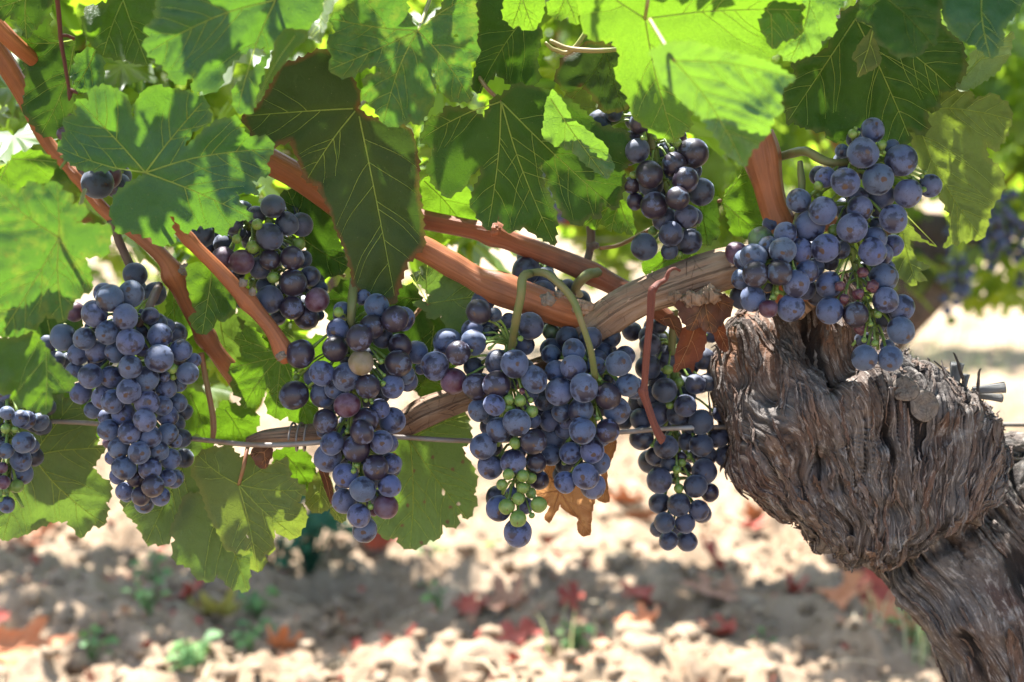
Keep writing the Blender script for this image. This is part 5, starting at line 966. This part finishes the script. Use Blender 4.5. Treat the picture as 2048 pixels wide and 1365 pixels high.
FL = [(1275, 1205, .050, 0, 'crimson crumpled fallen leaf in the shaded soil, right of the lowest grapes'), (1010, 1225, .055, 2, 'broad rusty brown fallen leaf below the lowest blue grape'), (1035, 1262, .04, 0, 'small red fallen leaf in front of the broad rusty one'), (1700, 1235, .05, 1, 'peach coloured fallen leaf left of the trunk foot'), (1760, 1240, .055, 0, 'dark red fallen leaf against the trunk foot'), (1790, 1265, .045, 1, 'orange fallen leaf closest to the trunk foot'), (1425, 1130, .04, 0, 'red fallen leaf on bright soil under the dim shaded bunch'), (1520, 1020, .05, 1, 'orange fallen leaf on sunlit soil just left of the swollen trunk head'), (1490, 1045, .035, 0, 'red fallen leaf fragment beside the orange one, left of the trunk head'), (1260, 975, .05, 1, 'pale orange fallen leaf on sunlit soil behind the tan dry leaf'), (1265, 1000, .05, 2, 'brown curled fallen leaf just in front of the pale orange one'), (440, 1212, .045, 3, 'yellow fallen leaf under the lowest hanging green leaf'), (370, 1190, .04, 0, 'dark red fallen leaf left of the yellow one'), (30, 1330, .06, 1, 'large orange fallen leaf in the lower left corner'), (40, 1090, .04, 1, 'red orange fallen leaf at the left edge below the wide dull leaf'), (100, 1065, .05, 1, 'orange fallen leaf half hidden below the wide dull leaf'), (930, 1215, .03, 0, 'tiny red fallen leaf left of the broad rusty one'), (1125, 1245, .035, 2, 'brown fallen leaf right of the small red one'), (1290, 1290, .04, 1, 'orange fallen leaf at the edge of the sunlit foreground'), (1450, 1280, .03, 0, 'small red fallen leaf in the shade edge right of centre'), (1590, 1180, .035, 0, 'red fallen leaf alone in the middle of the right shade'), (760, 1105, .035, 0, 'red fallen leaf below the tip of the long narrow bunch'), (1010, 1175, .03, 1, 'small orange fallen leaf straight under the lowest blue grape'), (230, 1130, .035, 2, 'brown fallen leaf in shade at the left'), (690, 1225, .03, 2, 'brown fallen leaf in the open soil left of centre'), (1140, 1180, .03, 0, 'red fallen leaf under the tan dry leaf'), (1770, 1170, .05, 0, 'purplish red fallen leaf heap behind the trunk bend'), (1440, 1215, .045, 2, 'grey brown fallen leaf amid clods right of the crimson one'), (560, 1290, .03, 1, 'small orange fallen leaf among the lower left weeds')]
for f in FL: fallen(*f)
frag = Acc(); K = len(LT); rl = np.linalg.norm(LT, axis=1)
for k in range(900):                                       # leaf crumbs and broken litter
    x, y = r_.uniform(-1.2, 1.2), .85 + 2.2 * r_.random()**1.3
    if r_.random() > .35 + .65 * (vnoise(x * 3.0, y * 3.0, 9) > .0): continue
    z = float(gh(np.array(x), np.array(y))); sz = r_.uniform(.007, .020); q = Matrix.Rotation(r_.uniform(0, 6.28), 3, 'Z') @ Matrix.Rotation(r_.normal(0, .6), 3, 'X') @ Matrix.Rotation(r_.normal(0, .5), 3, 'Y')
    b = np.stack([LT[:, 0] * r_.uniform(.4, 1), LT[:, 1], .6 * rl**2 * r_.uniform(-.6, 1) + .3 * np.abs(LT[:, 0])], 1) * sz; W = b @ np.array(q).T; W[:, 2] -= W[:, 2].min(); frag.add(W + np.array([x, y, z + .004]), LF, rnd=r_.random())
fm = M('litter_crumbs'); fr_ = fm.attr('rnd'); fm.P(Base_Color=fm.mix(fm.ramp(fr_, .3, .6), (.30, .05, .03), (.33, .17, .09)), Roughness=.75)
tag(frag.build('leaf_litter', fm.m), kind='stuff')
# broad-leaved weeds
def weed(px, py, h, nl, mat, label, sz=.02, seed=0):
    g = G(px, py); z = float(gh(np.array(g[0]), np.array(g[1]))); r = np.random.default_rng(int(px + py)); root = empty('weed', (g[0], g[1], z), label=label, cat='weed', group='weeds growing on the vineyard floor'); L = Acc(); S = Acc()
    for k in range(nl):
        a = r.uniform(0, 6.28); ln = h * r.uniform(.4, 1); b = np.array([g[0], g[1], z]); e = b + np.array([math.cos(a) * h * .5 * r.uniform(.2, 1), math.sin(a) * h * .5 * r.uniform(.2, 1), ln]); S.add(*tube(spline(np.array([b, (b + e) / 2 + [0, 0, ln * .15], e]), 6), .0011, 5), rnd=.5)
        nrm = np.array([r.normal(0, .4), -.3 + r.normal(0, .4), 1]); nrm /= np.linalg.norm(nrm); t = np.array([math.cos(a), math.sin(a), -.2]); t -= nrm * (t @ nrm); t /= np.linalg.norm(t); s = np.cross(t, nrm); m_ = sz * r.uniform(.6, 1.2); u = np.linspace(0, 1, 6); V = []
        for q in u:
            w_ = .42 * math.sin(math.pi * min(q * .9 + .06, 1)); c = e + t * m_ * q - nrm * m_ * .25 * q * q
            V += [c - s * w_ * m_ + nrm * .15 * w_ * m_, c, c + s * w_ * m_ + nrm * .15 * w_ * m_]
        Fc = [(3 * i + j, 3 * i + j + 1, 3 * i + j + 4, 3 * i + j + 3) for i in range(5) for j in (0, 1)]; L.add(V, Fc, rnd=r.random())
    L.build('leaves', mat, root); S.build('stem', mat, root)
for wd in [(620, 1125, .17, 70, WEED_D, 'dark blue-green bushy weed at the foot of the blurred vine left of centre', .034), (545, 1110, .11, 26, WEED_D, 'lower dark green weed under the yellowish round-lobed leaf', .03), (515, 1195, .05, 12, WEED, 'light green weed below the lowest hanging green leaf', .018), (515, 1235, .05, 10, WEED, 'pale green seedling in sun, right of the yellow fallen leaf', .016), (305, 1175, .045, 10, WEED, 'small green seedling in the shade at the left', .018), (395, 1335, .05, 14, WEED, 'bright green low weed at the bottom edge, left', .026), (300, 1255, .06, 9, WEED, 'thin green weed in the lower left among pale grass', .016), (180, 1310, .05, 10, WEED, 'small weed near the lower left corner', .016), (880, 1230, .05, 6, WEED, 'slender green sprout left of the rusty fallen leaves', .016), (1150, 1280, .045, 14, WEED, 'feathery pale green weed right of the rusty fallen leaves', .018), (1830, 1300, .07, 16, WEED, 'pale green sprig beside the trunk foot', .018), (500, 1290, .04, 8, WEED, 'small green weed in the sunlit lower left', .018), (1530, 1300, .03, 6, WEED, 'tiny seedling at the bottom edge right of centre', .014), (990, 1085, .03, 6, WEED, 'tiny green seedling behind the lowest blue grape', .016), (860, 1060, .05, 8, WEED, 'green weed behind the brown spotted leaf', .02)]: weed(*wd[:6], sz=wd[6])

# ------------------------------------------------------------------ the next row of vines
r_ = np.random.default_rng(31); YB = 1.55
def back_vine(x0, lean, label, y0=YB, n=800, seed=0, top=1.14, w_=.50, lowf=.07):
    r = np.random.default_rng(seed); root = empty('background_vine', (x0, y0, -.03), label=label, cat='grapevine', group='vines of the next row')
    zz = np.linspace(-.06, .60, 40); px_ = x0 + lean * np.clip(zz / .5, 0, 1)**3.5 + .015 * np.sin(zz * 14 + seed); p = np.stack([px_, y0 + .02 * np.sin(zz * 9), zz], 1); rad = .021 + .034 * np.exp(-((zz - .50) / .09)**2) + .012 * np.exp(-((zz) / .05)**2)
    a = Acc(); a.add(*tube(p, rad, 28, lambda th, s: .16 * ridge(np.cos(th) * 2 + seed, np.sin(th) * 2, s * 9, 3) * .5), h=.5, tone=.2, plate=.4); a.build('trunk', BARK, root)
    for sg in (-1, 1):
        q = spline(np.array([[px_[-1], y0, .54], [px_[-1] + sg * .2, y0, .585], [px_[-1] + sg * w_, y0 + .01, .58]]), 20); b = Acc(); b.add(*tube(q, np.linspace(.022, .012, 20), 12, lambda th, s: .1 * vnoise(np.cos(th) * 2, np.sin(th) * 2, s * 30))); b.build('arm', CANE_D, root)
    cn = Acc()
    for k in range(7):
        xs = px_[-1] + r.uniform(-w_, w_); q = spline(np.array([[xs, y0, .58], [xs + r.normal(0, .08), y0 + r.normal(0, .05), .85], [xs + r.normal(0, .16), y0 + r.normal(0, .08), 1.1]]), 14); cn.add(*tube(q, np.linspace(.006, .003, 14), 7))
    tag(cn.build('canes', CANE, root), kind='stuff')
    c = np.stack([px_[-1] + r.uniform(-w_ - .06, w_ + .06, n), y0 + r.normal(0, .10, n), .62 + (top - .62) * r.random(n)**.9], 1); s = r.uniform(.042, .066, n); low = r.random(n) < lowf; c[low, 2] = r.uniform(.46, .64, low.sum())
    crown_mesh('crown', c, s, CROWN_B, root, seed + 50, up=.35)
    return root
xs = [G(690, 1120)[0], 0, 0]
back_vine(P(728, 1120, 1.66)[0], -.02, 'blurred vine of the next row, its trunk foot left of centre behind the dark weed', seed=1, y0=1.66)
back_vine(P(1862, 470, 1.55)[0] - .13, .13, 'blurred vine of the next row whose round head shows right of the torn yellow-green leaf', seed=3, n=1000, lowf=.17)
back_vine(1.62, -.10, 'blurred vine of the next row beyond the right frame edge', seed=2, n=420)
back_vine(-1.15, .05, 'blurred vine of the next row beyond the left frame edge', seed=4, y0=1.74)
def back_bunch(px, py, y, label, n=34, L=.12, seed=0):
    r = np.random.default_rng(seed); c = P(px, py, y); root = empty('grape_bunch', c, label=label, cat='grapes', group='blurred grape bunches of the next row'); pts = []
    st = Acc(); st.add(*tube(spline(np.array([c + [0, .01, .03], c, c + [0, 0, -L]]), 12), np.linspace(.003, .001, 12), 6)); st.build('rachis', RACHIS, root)
    tr = 0
    while len(pts) < n and tr < 3000:
        tr += 1; t = r.random(); w_ = .035 * (1 - t * .75); q = c + np.array([r.uniform(-1, 1) * w_, r.uniform(-1, 1) * w_, -t * L])
        if all(np.linalg.norm(q - p) > .0128 for p in pts): pts.append(q)
    for q in pts:
        o = bpy.data.objects.new('grape', BM['b' if r.random() < .9 else 'g'][0]); o.location = Vector(q); k = r.uniform(.0068, .0082); o.scale = (k,) * 3; o.rotation_euler = r.uniform(0, 6, 3); link(o, root)
for a in [(1985, 385, 1.42, 'blurred dark bunch at the right edge beyond the yellow-green leaf', 40), (1930, 440, 1.42, 'blurred loose bunch under the yellow-green leaf, left of the one at the edge', 26), (2046, 420, 1.45, 'blurred bunch cut by the right frame edge', 34), (1905, 505, 1.4, 'last blurred bunch tip hanging low over the far wire, right of the trunk', 12), (1120, 300, 1.45, 'blurred bunch hidden deep behind the central dark leaf', 24)]: back_bunch(*a, seed=int(a[0]))
bw = Acc(); bw.add(*tube(np.stack([np.linspace(-3, 3, 60), np.full(60, YB - .02), .555 + .006 * np.sin(np.linspace(-3, 3, 60) * 2)], 1), .0022, 6)); tag(bw.build('trellis_wire', WIRE), 'far blurred trellis wire of the next row, seen at the right', 'wire')
# rows farther off: one mass of foliage
r_ = np.random.default_rng(41); n = 3600; c = np.concatenate([np.stack([r_.uniform(-3.4, 3.4, n // 2), yy + r_.normal(0, .15, n // 2), r_.uniform(.52, 1.35, n // 2)], 1) for yy in (4.3, 7.0)]); c[n // 2:, 0] *= 1.6
tag(crown_mesh('far_vine_rows', c, r_.uniform(.07, .11, n), CROWN_B, None, 77, up=.4), kind='stuff')
